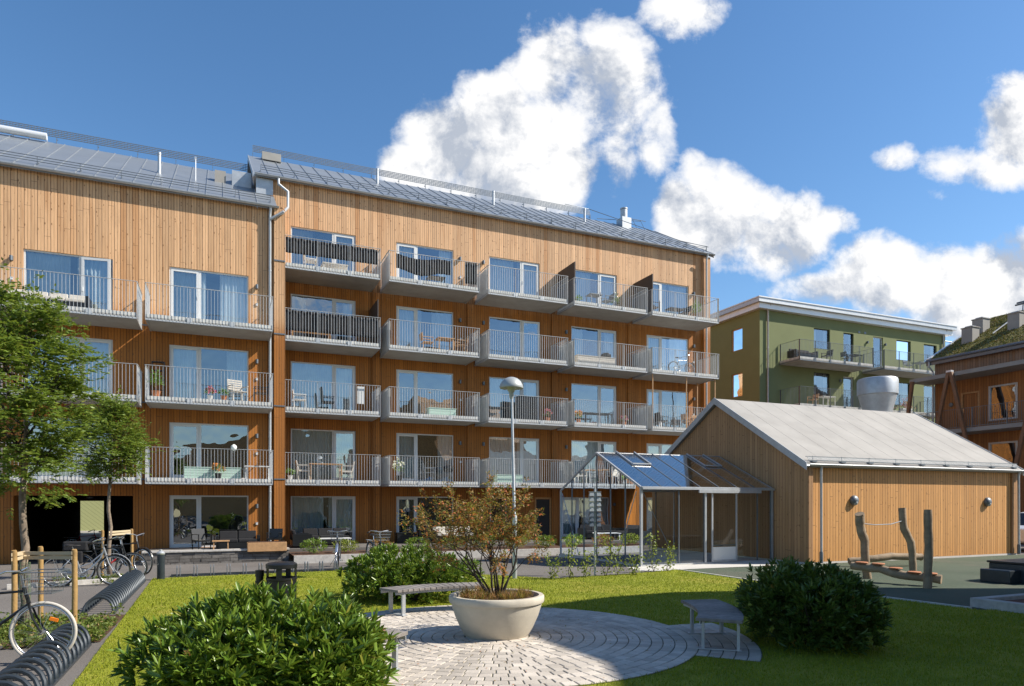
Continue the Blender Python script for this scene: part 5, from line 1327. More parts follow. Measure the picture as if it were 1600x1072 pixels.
# ------------------------------------------------------------------ bicycles
def bicycle(label, loc, rz, frame='black', tyre='tyre', fork='black', basket=False, step=False, rack=True, lean=0.0, rim='chrome', steer=0.0, fenders=True, guard='black', bag=None):
    """rear hub at x=0, front hub at x=1.06, wheels in the xz plane"""
    t = thing('bicycle', label, 'bicycle', loc, rz, 'parked bicycles'); t.rotation_euler = (lean, 0, rz)
    R = .34
    def wheel(x):
        w = MB(); w.torus((0, 0, 0), R-.018, .019, n=44, m=8); wo = w.build('wheel', tyre, t, smooth=True, recalc=False)
        r = MB(); r.torus((0, 0, 0), R-.042, .011, n=40, m=6); r.build('rim', rim, wo, smooth=True, recalc=False)
        s = MB()
        for k in range(28): a = 2*PI*k/28+.1*(k % 2); s.tube([(.018*math.cos(a+1.2), (-1)**k*.025, .018*math.sin(a+1.2)), ((R-.045)*math.cos(a), 0, (R-.045)*math.sin(a))], .0012, 3, cap=False)
        s.tube([(0, -.05, 0), (0, .05, 0)], .016, 8); s.build('spokes', 'chrome', wo, recalc=False)
        wo.location = (x, 0, R); return wo
    wheel(0); wf = wheel(1.06); wf.rotation_euler = (0, 0, steer)
    hub, bb, st, hd, hd2 = (0, 0, R), (.44, 0, .29), (.30, 0, .76), (.88, 0, .80), (.92, 0, .66)
    f = MB()
    if step:
        f.tube([bb, (.62, 0, .40), (.80, 0, .60), hd], .018, 8); f.tube([(.36, 0, .42), (.60, 0, .50), (.86, 0, .74)], .013, 8)
    else: f.tube([st, hd], .014, 8); f.tube([bb, hd2], .017, 8)
    f.tube([bb, st], .015, 8)
    for sg in (-1, 1):
        f.tube([(.0, sg*.055, R), (.40, sg*.03, .29)], .009, 6); f.tube([(.0, sg*.055, R), (.30, sg*.012, .68)], .008, 6)
    f.tube([hd2, (.865, 0, .845)], .021, 8); f.build('frame', frame, t, smooth='auto')
    k = MB()
    for sg in (-1, 1): k.tube([(.93, sg*.035, .64), (.975, sg*.05, .50), (1.06, sg*.055, R)], .011, 6)
    k.tube([(.93, -.04, .645), (.93, .04, .645)], .014, 6); k.build('fork', fork, t, smooth='auto')
    h = MB(); h.tube([(.865, 0, .84), (.84, 0, .98)], .013, 8)
    h.tube([(.70, -.29, .99), (.80, -.26, 1.04), (.87, -.12, 1.03), (.86, 0, .99), (.87, .12, 1.03), (.80, .26, 1.04), (.70, .29, .99)], .011, 8); hb = h.build('handlebar', 'chrome', t, smooth='auto')
    for sg in (-1, 1): g_ = MB(); g_.tube([(.63, sg*.30, .97), (.73, sg*.285, 1.0)], .017, 8); g_.build('grip', 'saddle', hb, smooth='auto')
    s = MB(); s.tube([st, (.275, 0, .88)], .012, 8); s.build('seat_post', 'chrome', t, smooth='auto')
    s = MB(); s.tube([(.13, 0, .915), (.17, 0, .915), (.25, 0, .905), (.34, 0, .90), (.43, 0, .905)], [.05, .085, .07, .03, .018], 12); s.v = [(x, y, .9+(z-.9)*.42) for x, y, z in s.v]; s.build('saddle', 'saddle', t, smooth=True)
    c = MB(); c.torus((.44, .05, .29), .085, .006, n=24, m=5); c.bar((.44, .06, .29), (.55, .06, .17), .018); c.bar((.44, -.06, .29), (.33, -.06, .41), .018)
    c.box(.50, .07, .155, .60, .14, .18); c.box(.28, -.14, .395, .38, -.07, .42); c.build('cranks', 'chrome', t)
    if guard: c = MB(); c.prism([(-.02, .31), (.42, .20), (.54, .24), (.54, .34), (.42, .38), (-.02, .37)], .068, .082, 'y'); c.build('chain_guard', guard, t)
    if fenders:
        for x, a0, a1 in ((0, 40, 205), (1.06, 20, 150)):
            m_ = MB(); n = 16; vs = []
            for i in range(n+1):
                a = rad(a0+(a1-a0)*i/n); vs += [(x+(R+.025)*math.cos(a), -.028, R+(R+.025)*math.sin(a)), (x+(R+.032)*math.cos(a), 0, R+(R+.032)*math.sin(a)), (x+(R+.025)*math.cos(a), .028, R+(R+.025)*math.sin(a))]
            m_.add(vs, [(3*i+j, 3*i+3+j, 3*i+4+j, 3*i+1+j) for i in range(n) for j in (0, 1)]); m_.build('mudguard', frame if x == 0 else fork, t, recalc=False)
    if rack:
        m_ = MB()
        for sg in (-1, 1): m_.tube([(.24, sg*.05, .72), (-.28, sg*.06, .73)], .006, 5); m_.tube([(-.1, sg*.06, .73), (0, sg*.07, R)], .005, 5)
        for i in range(4): m_.tube([(.1-.12*i, -.06, .73), (.1-.12*i, .06, .73)], .005, 5)
        m_.build('luggage_rack', 'galv_dark', t)
    if basket:
        m_ = MB()
        for z, e in ((.78, 0), (.86, .02), (.94, .035), (1.02, .05)):
            m_.tube([(.93-e*.3, -.15-e, z), (1.20+e, -.15-e, z), (1.20+e, .15+e, z), (.93-e*.3, .15+e, z), (.93-e*.3, -.15-e, z)], .0035 if z < 1 else .006, 4)
        for i in range(8): y = -.15+.3*i/7; m_.tube([(1.25, y*1.3, 1.02), (1.20, y, .78), (.93, y, .78), (.915, y*1.3, 1.02)], .0022, 3)
        for i in range(8): x = .93+.27*i/7; m_.tube([(x+.02, -.20, 1.02), (x, -.15, .78)], .0022, 3); m_.tube([(x+.02, .20, 1.02), (x, .15, .78)], .0022, 3)
        m_.build('basket', 'galv_dark', t, recalc=False)
    m_ = MB(); m_.tube([(.38, -.06, .27), (.30, -.22, .01)], .008, 5); m_.build('kickstand', 'galv_dark', t)
    if bag: m_ = MB(); m_.box(-.25, -.15, .45, .1, -.08, .73); m_.box(-.3, -.12, .735, .18, .12, .95); m_.build('bag', bag, t, bevel=.03)
    return t
def bike_at(fx, fy, dirx, diry, z=0, **k):
    """place so the front hub stands at (fx, fy), heading dir"""
    a = math.atan2(diry, dirx); return dict(loc=(fx-1.06*math.cos(a), fy-1.06*math.sin(a), z), rz=a, **k)
a = bike_at(-5.23, 7.62, .97, .22, z=.03); b1 = bicycle('black bicycle with a wire basket and pale tyres at the lower left edge', a['loc'], a['rz'], 'black', 'tyre_grey', 'black', basket=True, rack=True, guard=None, fenders=False)
q = MB(); q.box(.0, -.012, 0, .085, .012, .035); o = q.build('spoke_reflector', 'orange', b1); o.location = (1.12, 0, .34+.13); o.rotation_euler = (0, .3, 0)
a = bike_at(-8.74, 15.0, .93, .30); bicycle('silver step-through bicycle leaning by the far bike rack', a['loc'], a['rz'], 'silver', 'tyre', 'silver', step=True, lean=.06, guard='silver')
a = bike_at(-8.75, 15.7, .95, .28); b3 = bicycle('black and red bicycle with a child seat bag behind the silver one', a['loc'], a['rz'], 'black', 'tyre', 'black', guard=None, fenders=False, bag='black_cloth', lean=-.03)
q = MB(); q.tube([(.62, 0, .43), (.74, 0, .53)], .021, 8); q.build('frame_band', 'red', b3)
a = bike_at(-9.3, 17.2, .9, -.35); bicycle('dark bicycle behind the smaller tree at the mouth of the passage', a['loc'], a['rz'], 'black', 'tyre', 'black', basket=False, guard='black')
bicycle('dark red bicycle standing inside the passage', W(-8.6, 3.2, -.4), ROT+.1, 'red', 'tyre', 'black', guard='black')
bicycle('black bicycle deepest inside the passage, against its right wall', W(-7.9, 4.6, -.4), ROT+.25, 'black', 'tyre', 'black', basket=True)
a = bike_at(-4.93, 19.25, .22, -.97, z=-.01); bicycle('black bicycle seen head-on in the long rack, with chrome handlebar and basket', a['loc'], a['rz'], 'black', 'tyre', 'chrome', basket=True, steer=.15)
a = bike_at(-3.66, 19.3, .50, -.86, z=-.01); bicycle('dark blue bicycle with a brown basket right of the head-on bicycle', a['loc'], a['rz'], 'anthracite', 'tyre', 'black', step=True, basket=True)
bicycle('grey bicycle kept on the right-hand balcony of the third floor up', W(20.0, -1.1, RSL[3]+.24), ROT, 'silver', 'tyre', 'black', rack=False, guard=None)

# ------------------------------------------------------------------ play equipment
M['log_dark'] = M['log']
def crooked(pts, r): 
    q = MB(); P_ = []
    for i in range(len(pts)-1):
        for k in range(4):
            u = k/4; P_.append(Vector(pts[i])*(1-u)+Vector(pts[i+1])*u)
    P_.append(Vector(pts[-1])); rg = random.Random(len(pts)*7+int(pts[0][0]*5)); q.tube([p+Vector((rg.gauss(0, .006),)*3) for p in P_], [r*rg.uniform(.93, 1.08) for _ in P_], 14); return q
pe = thing('climbing_course', 'play climbing frame of three crooked log posts with a rope and a swinging log', 'playground', (0, 0, 0))
crooked([(8.50, 16.3, -.05), (8.44, 16.3, .35), (8.42, 16.3, .9), (8.31, 16.3, 1.25), (8.30, 16.3, 1.57)], .10).build('post', 'log', pe, smooth='auto')
crooked([(10.46, 17.8, -.05), (10.44, 17.8, .45), (10.40, 17.8, .8), (10.22, 17.8, 1.15), (10.17, 17.8, 1.68)], .092).build('post', 'log', pe, smooth='auto')
crooked([(8.79, 14.44, -.05), (8.81, 14.44, .9), (8.80, 14.44, 1.67)], .082).build('post', 'log', pe, smooth='auto')
lg = crooked([(7.95, 16.0, .34), (8.4, 15.6, .31), (8.75, 15.1, .20), (9.25, 14.7, .17)], .095).build('swing_log', 'log', pe, smooth='auto')
for (x, y, z) in ((8.12, 15.85, .42), (8.38, 15.62, .41), (8.6, 15.3, .34), (8.84, 15.0, .28), (9.08, 14.82, .27)):
    q = MB(); q.lathe([(.13, 0), (.14, .015), (.13, .03), (.001, .035)], (x, y, z), 18); q.build('step_pad', 'terracotta', lg)
q = MB(); q.tube([(8.33, 16.3, 1.33), (8.9, 16.75, 1.28), (9.6, 17.3, 1.28), (10.2, 17.8, 1.36)], .012, 6); q.build('rope', 'galv_dark', pe)
o = crooked([(9.55, 19.35, .16), (10.1, 19.3, .24), (10.8, 19.45, .30), (11.5, 19.55, .28), (11.75, 19.6, .27)], .10).build('balance_log', 'log', None, smooth='auto'); tag(o, 'pale curved balance log lying along the foot of the timber wall', 'log')
o = crooked([(12.35, 17.5, .04), (13.3, 17.2, .25), (14.4, 16.9, .62)], .13).build('balance_log', 'log', None, smooth='auto'); tag(o, 'slanting balance log rising out of the right edge of the play area', 'log')
bx = thing('play_box', 'black play box on the green surface at the right edge', 'box', (11.9, 15.6, .012), ROT)
q = MB(); q.box(-.6, -.45, 0, 1.6, .6, .42); q.build('body', 'anthracite', bx, bevel=.02); q = MB(); q.box(-.63, -.48, .422, 1.63, .63, .47); q.build('lid', 'black', bx, bevel=.01); q = MB(); q.box(-1.0, -.1, 0, -.62, .55, .30); q.build('step', 'anthracite', bx, bevel=.02)
sb_ = thing('sandbox', 'granite-edged bed of red bark at the right edge of the lawn', 'sandbox', W(9.35, -24.1), ROT)
for (a, b, c, d) in ((0, 0, 5, .16), (0, -.0, .16, -2.6), (0, -2.76, 5, -2.6)):
    q = MB(); q.box(a, b, -.02, c, d, .17); q.build('edge_stone', 'granite', sb_, bevel=.01)
q = MB(); q.box(.165, -2.595, 0, 5, -.005, .10); q.build('bark_fill', mat('red_bark', (.16, .06, .035), .95, 0, .35, 30, .6, 50), sb_)

# car behind the right end of the small building
car = thing('parked_car', 'white car half hidden behind the right end of the small timber building', 'car', (20.9, 26.3, 0), ROT+PI)
q = MB(); body = [(-2.1, .30), (-2.15, .62), (-2.0, .85), (-1.35, .95), (1.75, .98), (2.1, .85), (2.15, .35), (1.7, .25), (-1.8, .22)]
q.prism(body, -.86, .86, 'y'); q.build('body', 'carpaint', car, bevel=.07)
q = MB(); q.add([(-1.25, -.78, .94), (1.7, -.78, .96), (1.7, .78, .96), (-1.25, .78, .94), (-.55, -.62, 1.42), (1.2, -.62, 1.44), (1.2, .62, 1.44), (-.55, .62, 1.42)], [(0,3,2,1),(4,5,6,7),(0,1,5,4),(1,2,6,5),(2,3,7,6),(3,0,4,7)])
q.build('cabin_glass', 'carglass', car, bevel=.04); q = MB(); q.add([(-.50, -.60, 1.425), (1.15, -.60, 1.445), (1.15, .60, 1.445), (-.50, .60, 1.425), (-.4, -.5, 1.47), (1.05, -.5, 1.48), (1.05, .5, 1.48), (-.4, .5, 1.47)], [(0,3,2,1),(4,5,6,7),(0,1,5,4),(1,2,6,5),(2,3,7,6),(3,0,4,7)]); q.build('car_roof', 'carpaint', car)
for x in (-1.35, 1.35):
    for y in (-.80, .80):
        q = MB(); q.torus((x, y, .32), .24, .085, n=28, m=8); w_ = q.build('wheel', 'tyre', car, smooth=True); q = MB(); q.tube([(x, y-.06, .32), (x, y+.06, .32)], .19, 16); q.build('rim', 'chrome', w_)
for y in (-.6, .6): q = MB(); q.box(-2.17, y-.18, .62, -2.0, y+.18, .78); q.build('headlight', 'chrome', car, bevel=.03)
q = MB(); q.box(-2.16, -.8, .25, -2.05, .8, .50); q.build('bumper', 'black', car)

# ================================================================== things on the balconies
def pot_plant(label, t, w, z, r, h, leaf='plantgreen', pot='terracotta', n=90, group='potted plants on balconies', flower=None):
    th = thing('potted_plant', label, 'potted plant', W(t, -w, z), ROT, group)
    q = MB(); q.lathe([(r*.42, 0), (r*.6, r*.9), (r*.64, r*.95), (r*.55, r*.95), (.001, r*.85)], (0, 0, 0), 16); q.build('pot', pot, th, smooth='auto')
    rg = np.random.default_rng(abs(int(t*10+z*7))); C, D = [], []
    for i in range(n):
        d = rg.normal(size=3); d /= np.linalg.norm(d); d[2] = abs(d[2])*1.2-.15; C.append(np.array([0, 0, r*.95+h*.35])+d*np.array([r, r, h*.6])*rg.uniform(.3, 1)); D.append(d+rg.normal(size=3)*.5)
    leaf_mesh('foliage', C, D, .10, .05, leaf, th, hexa=False)
    if flower:
        C, D = [], []
        for i in range(14):
            d = rg.normal(size=3); d /= np.linalg.norm(d); d[2] = abs(d[2]); c = np.array([0, 0, r*.95+h*.35])+d*np.array([r, r, h*.75])
            for k in range(12): C.append(c+rg.normal(size=3)*.02); D.append(rg.normal(size=3))
        leaf_mesh('flowers', C, D, .07, .06, flower, th, hexa=False)
    return th
def cloth(label, t0, t1, z0, z1, w=1.86, sag=0.0, seed=1):
    q = MB(); n = int((t1-t0)/.05); vs = []; m = 6; rg = random.Random(seed)
    for i in range(n+1):
        u = i/n; x = t0+(t1-t0)*u; s = sag*math.sin(PI*min(1, u*1.3))
        for j in range(m+1):
            f_ = j/m; vs.append((x, -w+.022*math.sin(x*21+f_)+.01*math.sin(x*55), (z1-s*.6)*(1-f_)+(z0-s*1.0*math.sin(PI*u))*f_))
    q.add(vs, [(i*(m+1)+j, (i+1)*(m+1)+j, (i+1)*(m+1)+j+1, i*(m+1)+j+1) for i in range(n) for j in range(m)])
    o = q.build('privacy_cloth', 'black_cloth', None, smooth=True, recalc=False)
    md = o.modifiers.new('thick', 'SOLIDIFY'); md.thickness = .004
    place(o); return tag(o, label, 'privacy screen', 'black privacy cloths tied to balcony railings')
F = lambda k: RSL[k]+.224
FL = lambda k: LSL[k]+.224
def LB(t, v, z): return W(-2.6+.945*(t+2.6), -1.74+.945*v, z)
cloth('black privacy cloth along the top-left balcony of the tall block', -.12, 3.72, F(4)+.42, F(4)+1.08, seed=1)
cloth('black privacy cloth covering the whole railing one floor below the top-left balcony', -.12, 3.74, F(3)+.22, F(3)+1.08, seed=2)
cloth('sagging black cloth on the second balcony of the top row', 4.55, 7.1, F(4)+.40, F(4)+1.06, sag=.22, seed=3)
cloth('narrow folded black cloth at the right end of the second top-row balcony', 7.75, 8.35, F(4)+.12, F(4)+1.12, seed=4)
pot_plant('tall green plant in the corner of the rightmost top balcony', 21.6, 1.0, F(4), .28, 1.0, pot='black', n=260)
pot_plant('bushy dark plant on the fourth top-row balcony', 16.6, .6, F(4), .32, .8, leaf='rhodo', pot='black', n=200)
pot_plant('small pot of green herbs at the left of the fourth top-row balcony', 14.1, 1.2, F(4), .18, .35, pot='black')
chair('metal_chair', 'black metal chair at the left of the rightmost top balcony', W(18.7, -1.1, F(4)), ROT+PI/2, 'black')
slat_table('balcony_table', 'low dark table on the rightmost top balcony', W(20.1, -1.1, F(4)), ROT, 1.0, .6, .5, 'black')
chair('metal_chair', 'black metal chair behind the low table on the rightmost top balcony', W(20.9, -.8, F(4)), ROT-PI/2, 'black')
slat_table('balcony_table', 'small grey table on the fourth top-row balcony', W(15.1, -1.0, F(4)), ROT, .7, .6, .7, 'galv_dark')
chair('metal_chair', 'grey chair beside the table on the fourth top-row balcony', W(15.8, -1.1, F(4)), ROT-PI/2, 'galv_dark')
chair('balcony_chair', 'white chair behind the black cloth on the top-left balcony', W(1.0, -1.1, F(4)), ROT+PI/2, 'furn_white')
slat_table('balcony_table', 'white table behind the black cloth on the top-left balcony', W(2.0, -1.0, F(4)), ROT, 1.1, .7, .42, 'furn_white')
slat_table('balcony_table', 'small dark table on the second top-row balcony', W(6.6, -1.1, F(4)), ROT, .8, .6, .45, 'black')
chair('wooden_bench', 'long pale wooden bench behind the black cloth of the lower left balcony', W(1.0, -1.0, F(3)), ROT, 'furn_wood', w=1.6)
chair('wooden_chair', 'teak chair at the middle of the second balcony in the row below the top', W(6.2, -1.1, F(3)), ROT+PI/2, 'furn_wood')
slat_table('balcony_table', 'teak table on the second balcony in the row below the top', W(7.05, -1.0, F(3)), ROT, .8, .7, .7, 'furn_wood')
chair('wooden_chair', 'teak chair at the right of the second balcony in the row below the top', W(7.8, -1.1, F(3)), ROT-PI/2, 'furn_wood')
def chest(name, label, loc, rz, lx, ly, h, material, group=None, cat='box', top=True):
    t = thing(name, label, cat, loc, rz, group); m = MB(); n = max(2, int(h/.1))
    for i in range(n): m.box(-lx/2, -ly/2, h*i/n+.004, lx/2, ly/2, h*(i+1)/n-.004)
    m.build('body', material, t)
    if top: m = MB(); m.box(-lx/2-.02, -ly/2-.02, h, lx/2+.02, ly/2+.02, h+.03); m.build('lid', material, t)
    return t
chest('storage_box', 'long beige storage box on the fourth balcony in the row below the top', W(15.0, -1.2, F(3)), ROT, 2.2, .5, .45, 'beige')
def grill(label, loc, rz=ROT):
    t = thing('barbecue_grill', label, 'grill', loc, rz, 'black balcony grills'); m = MB(); m.lathe([(.05, 0), (.22, .06), (.27, .16), (.28, .18), (.26, .27), (.15, .34), (.001, .36)], (0, 0, .45), 20); m.build('kettle', 'black', t, smooth='auto')
    for k in range(3): a = 2.1*k; l = MB(); l.bar((.12*math.cos(a), .12*math.sin(a), .5), (.26*math.cos(a), .26*math.sin(a), 0), .02); l.build('leg', 'galv_dark', t)
grill('black kettle grill in front of the beige storage box', W(15.8, -1.0, F(3)))
grill('black kettle grill on the second balcony of the lowest row', W(7.3, -.8, F(1)))
chair('folding_chair', 'white folding chair at the left of the first balcony in the second row up', W(.55, -1.0, F(2)), ROT+PI/2, 'furn_white')
chair('recliner', 'reclining black camping chair on the first balcony in the second row up', W(1.75, -.9, F(2)), ROT+PI/2, 'black', bh=1.05, solid=True)
chest('planter_bench', 'low mint-green box on the second balcony in the second row up', W(6.9, -1.0, F(2)), ROT, 1.3, .45, .38, 'mint')
q = MB(); vs = [(3.3*0+2.85+.3*u, -1.82, F(2)+1.05-.75*v_) for v_ in (0, 1) for u in (0, 1)]; q.add(vs, [(0, 1, 3, 2)]); o = q.build('towel', 'furn_white', None); md = o.modifiers.new('t', 'SOLIDIFY'); md.thickness = .01; place(o); tag(o, 'white towel hung on the railing of the first balcony in the second row up', 'towel')
pot_plant('pot of pink geraniums on the middle balcony of the second row up', 12.2, 1.5, F(2), .2, .35, flower='pink')
chest('privacy_cabinet', 'tall black cabinet on the middle balcony behind the lamp head', W(11.3, -.9, F(2)), ROT, 1.0, .5, 1.2, 'black')
slat_table('balcony_table', 'dark table left on the middle balcony behind the lamp head', W(9.8, -1.0, F(2)), ROT, 1.3, .7, .6, 'black')
pot_plant('orange-flowered pot on the fourth balcony of the second row up', 13.9, 1.5, F(2), .2, .4, flower='orangepetal')
pot_plant('pink-flowered pot at the right of the fourth balcony of the second row up', 16.6, 1.5, F(2), .2, .3, flower='pink')
slat_table('balcony_table', 'long dark table on the fourth balcony of the second row up', W(15.2, -1.0, F(2)), ROT, 1.6, .7, .6, 'black')
chair('wooden_chair', 'teak chair on the rightmost balcony between the slender wooden poles', W(20.9, -1.2, F(2)), ROT+PI/2, 'furn_wood')
chair('wooden_chair', 'wide teak armchair right of the pole on the rightmost balcony', W(21.7, -1.2, F(2)), ROT, 'furn_wood', w=.7)
chair('wicker_chair', 'dark wicker chair at the left of the rightmost balcony with poles', W(19.3, -1.0, F(2)), ROT+PI/2, 'black', solid=True)
for t_, w_, lb_ in ((18.15, 1.8, 'left pale wooden pole standing on the rightmost balcony'), (20.3, 1.8, 'middle pale wooden pole standing on the rightmost balcony'), (22.2, 1.8, 'right pale wooden pole at the outer corner of the rightmost balcony'), (22.2, .3, 'pale wooden pole near the wall on the rightmost balcony')):
    q = MB(); q.bar((0, 0, 0), (0, 0, RSL[3]-F(2)-.03), .045); q.box(-.04, -.04, RSL[3]-F(2)-.028, .04, .04, RSL[3]-F(2)-.004); o = q.build('wooden_pole', 'furn_wood'); place(o, W(t_, -w_, F(2))); tag(o, lb_, 'pole', 'wooden poles of the balcony pergola')
slat_table('balcony_table', 'teak table on the first balcony of the lowest row', W(1.6, -1.1, F(1)), ROT, 1.4, .8, .72, 'furn_wood')
chair('balcony_chair', 'grey chair left of the teak table on the lowest row', W(.7, -1.0, F(1)), ROT+PI/2, 'beige', solid=True)
chair('balcony_chair', 'grey chair right of the teak table on the lowest row', W(2.5, -1.0, F(1)), ROT-PI/2, 'beige', solid=True)
pot_plant('green plant in a white pot at the left end of the lowest balcony', .1, 1.4, F(1), .2, .3, pot='furn_white')
pot_plant('white hydrangea at the left end of the second balcony of the lowest row', 4.75, 1.55, F(1), .26, .7, pot='black', flower='whitepetal', n=60)
chair('balcony_chair', 'grey chair in the middle of the second balcony of the lowest row', W(6.3, -1.0, F(1)), ROT+PI/2, 'galv_dark')
chest('cushion_box', 'pale green cushion box on the middle balcony of the lowest row', W(10.2, -1.2, F(1)), ROT, 1.3, .5, .35, 'mint')
def pot_plantL(label, t, w, z, *a, **k): return pot_plant(label, -2.6+.945*(t+2.6), 1.74+.945*w, z, *a, **k)
# left block
def sofa(name, label, loc, rz, L, material, group='garden sofas'):
    t = thing(name, label, 'sofa', loc, rz, group); m = MB(); m.box(-L/2, -.38, .08, L/2, .38, .30); m.build('base', 'black', t)
    n = max(1, int(L/.65))
    for i in range(n):
        m = MB(); m.box(-L/2+.06+(L-.12)*i/n+.01, -.38, .302, -L/2+.06+(L-.12)*(i+1)/n-.01, .22, .43); m.build('cushion', material, t, bevel=.03)
        m = MB(); m.bar((-L/2+.06+(L-.12)*(i+.5)/n, .26, .40), (-L/2+.06+(L-.12)*(i+.5)/n, .34, .72), (L-.12)/n-.03, .12, up=(0, 1, 0)); m.build('cushion', material, t, bevel=.03)
    for sg in (-1, 1): m = MB(); m.box(sg*L/2-.05, -.38, .08, sg*L/2+.05, .38, .56); m.build('armrest', 'black', t)
    return t
sofa('garden_sofa', 'long sofa with cream cushions on the top-left balcony of the lower block', LB(-8.7, -.9, FL(3)), ROT, 2.6, 'beige')
pot_plantL('leafy green potted plant beside the shelf on the balcony of the lower block', -4.95, 1.5, FL(2), .26, .8, n=160)
pot_plantL('red geranium in a pot at the middle of the lower block balcony', -3.0, 1.6, FL(2), .18, .3, flower='pink', pot='furn_white')
pot_plantL('low green plant right of the red geranium', -2.5, 1.6, FL(2), .2, .25, pot='terracotta')
chair('lounge_chair', 'cream slatted lounge chair on the lower block balcony', LB(-1.95, -1.2, FL(2)), ROT+.4, 'beige', w=.6, bh=.95)
chair('wicker_chair', 'dark armchair at the right end of the lower block balcony', LB(-1.1, -1.1, FL(2)), ROT-PI/2, 'black')
sh = thing('shelf', 'tall narrow shelf with small pots at the left end of the lower block balcony', 'shelf', LB(-4.95, -.5, FL(2)), ROT)
q = MB(); frame_rect(q, -.22, .22, 0, 1.5, -.12, .12, .03); 
for z in (.4, .8, 1.15): q.box(-.19, -.115, z, .19, .115, z+.02)
q.build('rack', 'black', sh)
for x, z in ((-.08, .43), (.08, .83), (-.05, 1.18)): q = MB(); q.lathe([(.05, 0), (.07, .12), (.001, .12)], (x, 0, z), 12); q.build('pot', 'terracotta', sh)
chest('bench_box', 'mint-green bench on the lowest balcony of the lower block', LB(-2.9, -1.0, FL(1)), ROT, 2.0, .45, .42, 'mint')
pot_plantL('orange flowers in a dark pot on the lowest balcony of the lower block', -2.7, 1.5, FL(1), .22, .32, flower='orangepetal', pot='black')
slat_table('side_table', 'white side table at the right end of the lowest balcony of the lower block', LB(-1.2, -1.3, FL(1)), ROT, .95, .5, .52, 'furn_white')
q = MB(); q.lathe([(.001, .0), (.09, .05), (.12, .14), (.09, .22), (.001, .27)], (0, 0, 0), 18); o = q.build('lantern', 'curtain', None, smooth=True); place(o, LB(-2.1, -.5, FL(1)+1.15)); tag(o, 'round paper lantern hanging on the lowest balcony of the lower block', 'lantern')
# ground level terraces
chair('wicker_chair', 'black wicker armchair on the left terrace in front of the dark window', LB(-3.3, -1.9, 0), ROT+.5, 'black', solid=True)
slat_table('terrace_table', 'small wooden table beside the black wicker armchair', LB(-2.6, -2.3, 0), ROT, .6, .5, .42, 'furn_wood')
sofa('garden_sofa', 'dark rattan sofa on the left terrace under the window', LB(-1.95, -1.2, 0), ROT, 1.5, 'black_cloth')
pb = thing('wooden_planter_box', 'low wooden planter box at the right end of the left terrace', 'planter', LB(-.9, -2.6, 0), ROT)
q = MB(); q.box(-.7, -.25, 0, .7, .25, .34); q.build('box', 'furn_wood', pb, bevel=.01); q = MB(); q.box(-.66, -.21, .341, .66, .21, .36); q.build('soil', 'soil', pb)
chair('wicker_chair', 'dark wicker chair right behind the wooden planter box', LB(-.55, -1.6, 0), ROT-.3, 'black', solid=True, bh=.8)
sofa('garden_sofa', 'black sofa on the ground-floor terrace behind the head-on bicycle', W(1.6, -1.3, 0), ROT, 2.0, 'black_cloth')
slat_table('terrace_table', 'pale low table in front of the black terrace sofa', W(1.8, -2.4, 0), ROT, 1.3, .6, .36, 'furn_white')
sofa('garden_sofa', 'short black sofa next to the grey corner column', W(.45, -2.2, 0), ROT+PI/2, 1.2, 'black_cloth')
sofa('garden_sofa', 'black and cream sofa on the ground-floor terrace left of the potted tree', W(7.4, -1.3, 0), ROT, 2.0, 'beige')
chair('wicker_chair', 'black high-backed chair on the terrace left of the cream sofa', W(5.9, -1.6, 0), ROT+PI/2, 'black', solid=True, bh=.95)
chest('tool_box', 'dark box under the second ground-floor window', W(5.2, -1.0, 0), ROT, .9, .5, .45, 'black')
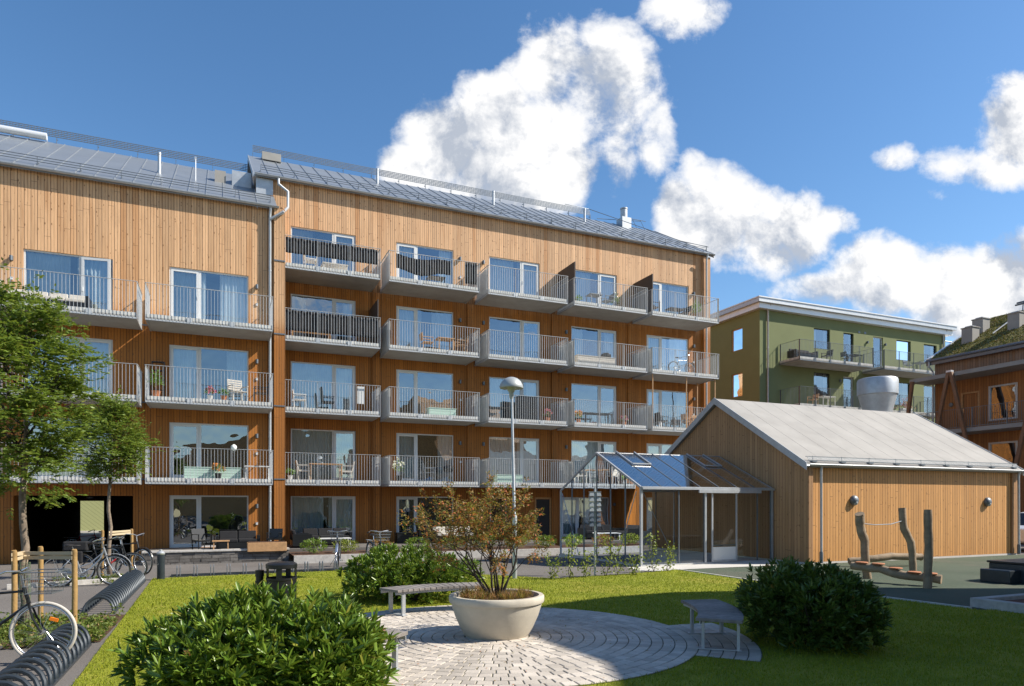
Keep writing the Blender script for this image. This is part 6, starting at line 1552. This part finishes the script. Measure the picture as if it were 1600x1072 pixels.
# balcony things of the green block
def GW(x, y, z): 
    p = Vector((16.69, 46.0, 0))+UV*x+VV*y; return (p.x, p.y, z)
sofa('garden_sofa', 'dark rattan sofa at the left of the upper balcony on the green block', GW(2.8, -1.0, 11.55), ROT, 1.9, 'black_cloth')
chair('wicker_chair', 'dark chair in the middle of the upper left balcony on the green block', GW(5.0, -1.0, 11.55), ROT-PI/2, 'black', solid=True)
chair('wicker_chair', 'dark chair at the right of the upper left balcony on the green block', GW(6.9, -1.0, 11.55), ROT+PI/2, 'black')
slat_table('balcony_table', 'dark table at the right of the upper left balcony on the green block', GW(7.7, -1.0, 11.55), ROT, .8, .7, .7, 'black')
chair('metal_chair', 'grey chair on the upper right balcony of the green block', GW(13.2, -1.0, 11.55), ROT, 'galv_dark')
slat_table('balcony_table', 'grey table on the upper right balcony of the green block', GW(14.4, -1.0, 11.55), ROT, 1.0, .7, .7, 'galv_dark')
slat_table('balcony_table', 'white table on the lower left balcony of the green block', GW(4.9, -1.0, 8.45), ROT, 1.2, .7, .7, 'furn_white')
chair('wooden_chair', 'wooden chair at the left of the lower left balcony on the green block', GW(3.7, -1.0, 8.45), ROT-PI/2, 'furn_wood')
th = thing('potted_plant', 'pink and red flowers on the lower balcony of the green block beside the silver vent', 'potted plant', GW(12.6, -1.2, 8.45), ROT)
q = MB(); q.box(-.5, -.15, 0, .5, .15, .3); q.build('pot', 'furn_white', th); C = RNG.normal(size=(160, 3))*np.array([.35, .15, .2])+np.array([0, 0, .6]); leaf_mesh('flowers', C, RNG.normal(size=(160, 3)), .1, .08, 'pink', th, hexa=False); leaf_mesh('foliage', C-np.array([0, 0, .1]), RNG.normal(size=(160, 3)), .1, .06, 'plantgreen', th, hexa=False)

C, D = [], []
for i in range(420):
    a = RNG.uniform(0, 2*PI); r = abs(RNG.normal())*1.9+.5; C.append((CEN.x+r*math.cos(a), CEN.y+r*math.sin(a), .037 if r < 2.6 else .05)); D.append((RNG.normal(), RNG.normal(), RNG.normal()*.08))
tag(leaf_mesh('fallen_leaves', C, D, RNG.uniform(.02, .045, len(C)), .018, 'autumn', None, hexa=False, up=np.array([0, 0, 4.0])), 'scattered small fallen leaves on the paving around the stone bowl', 'fallen leaves', kind='stuff')
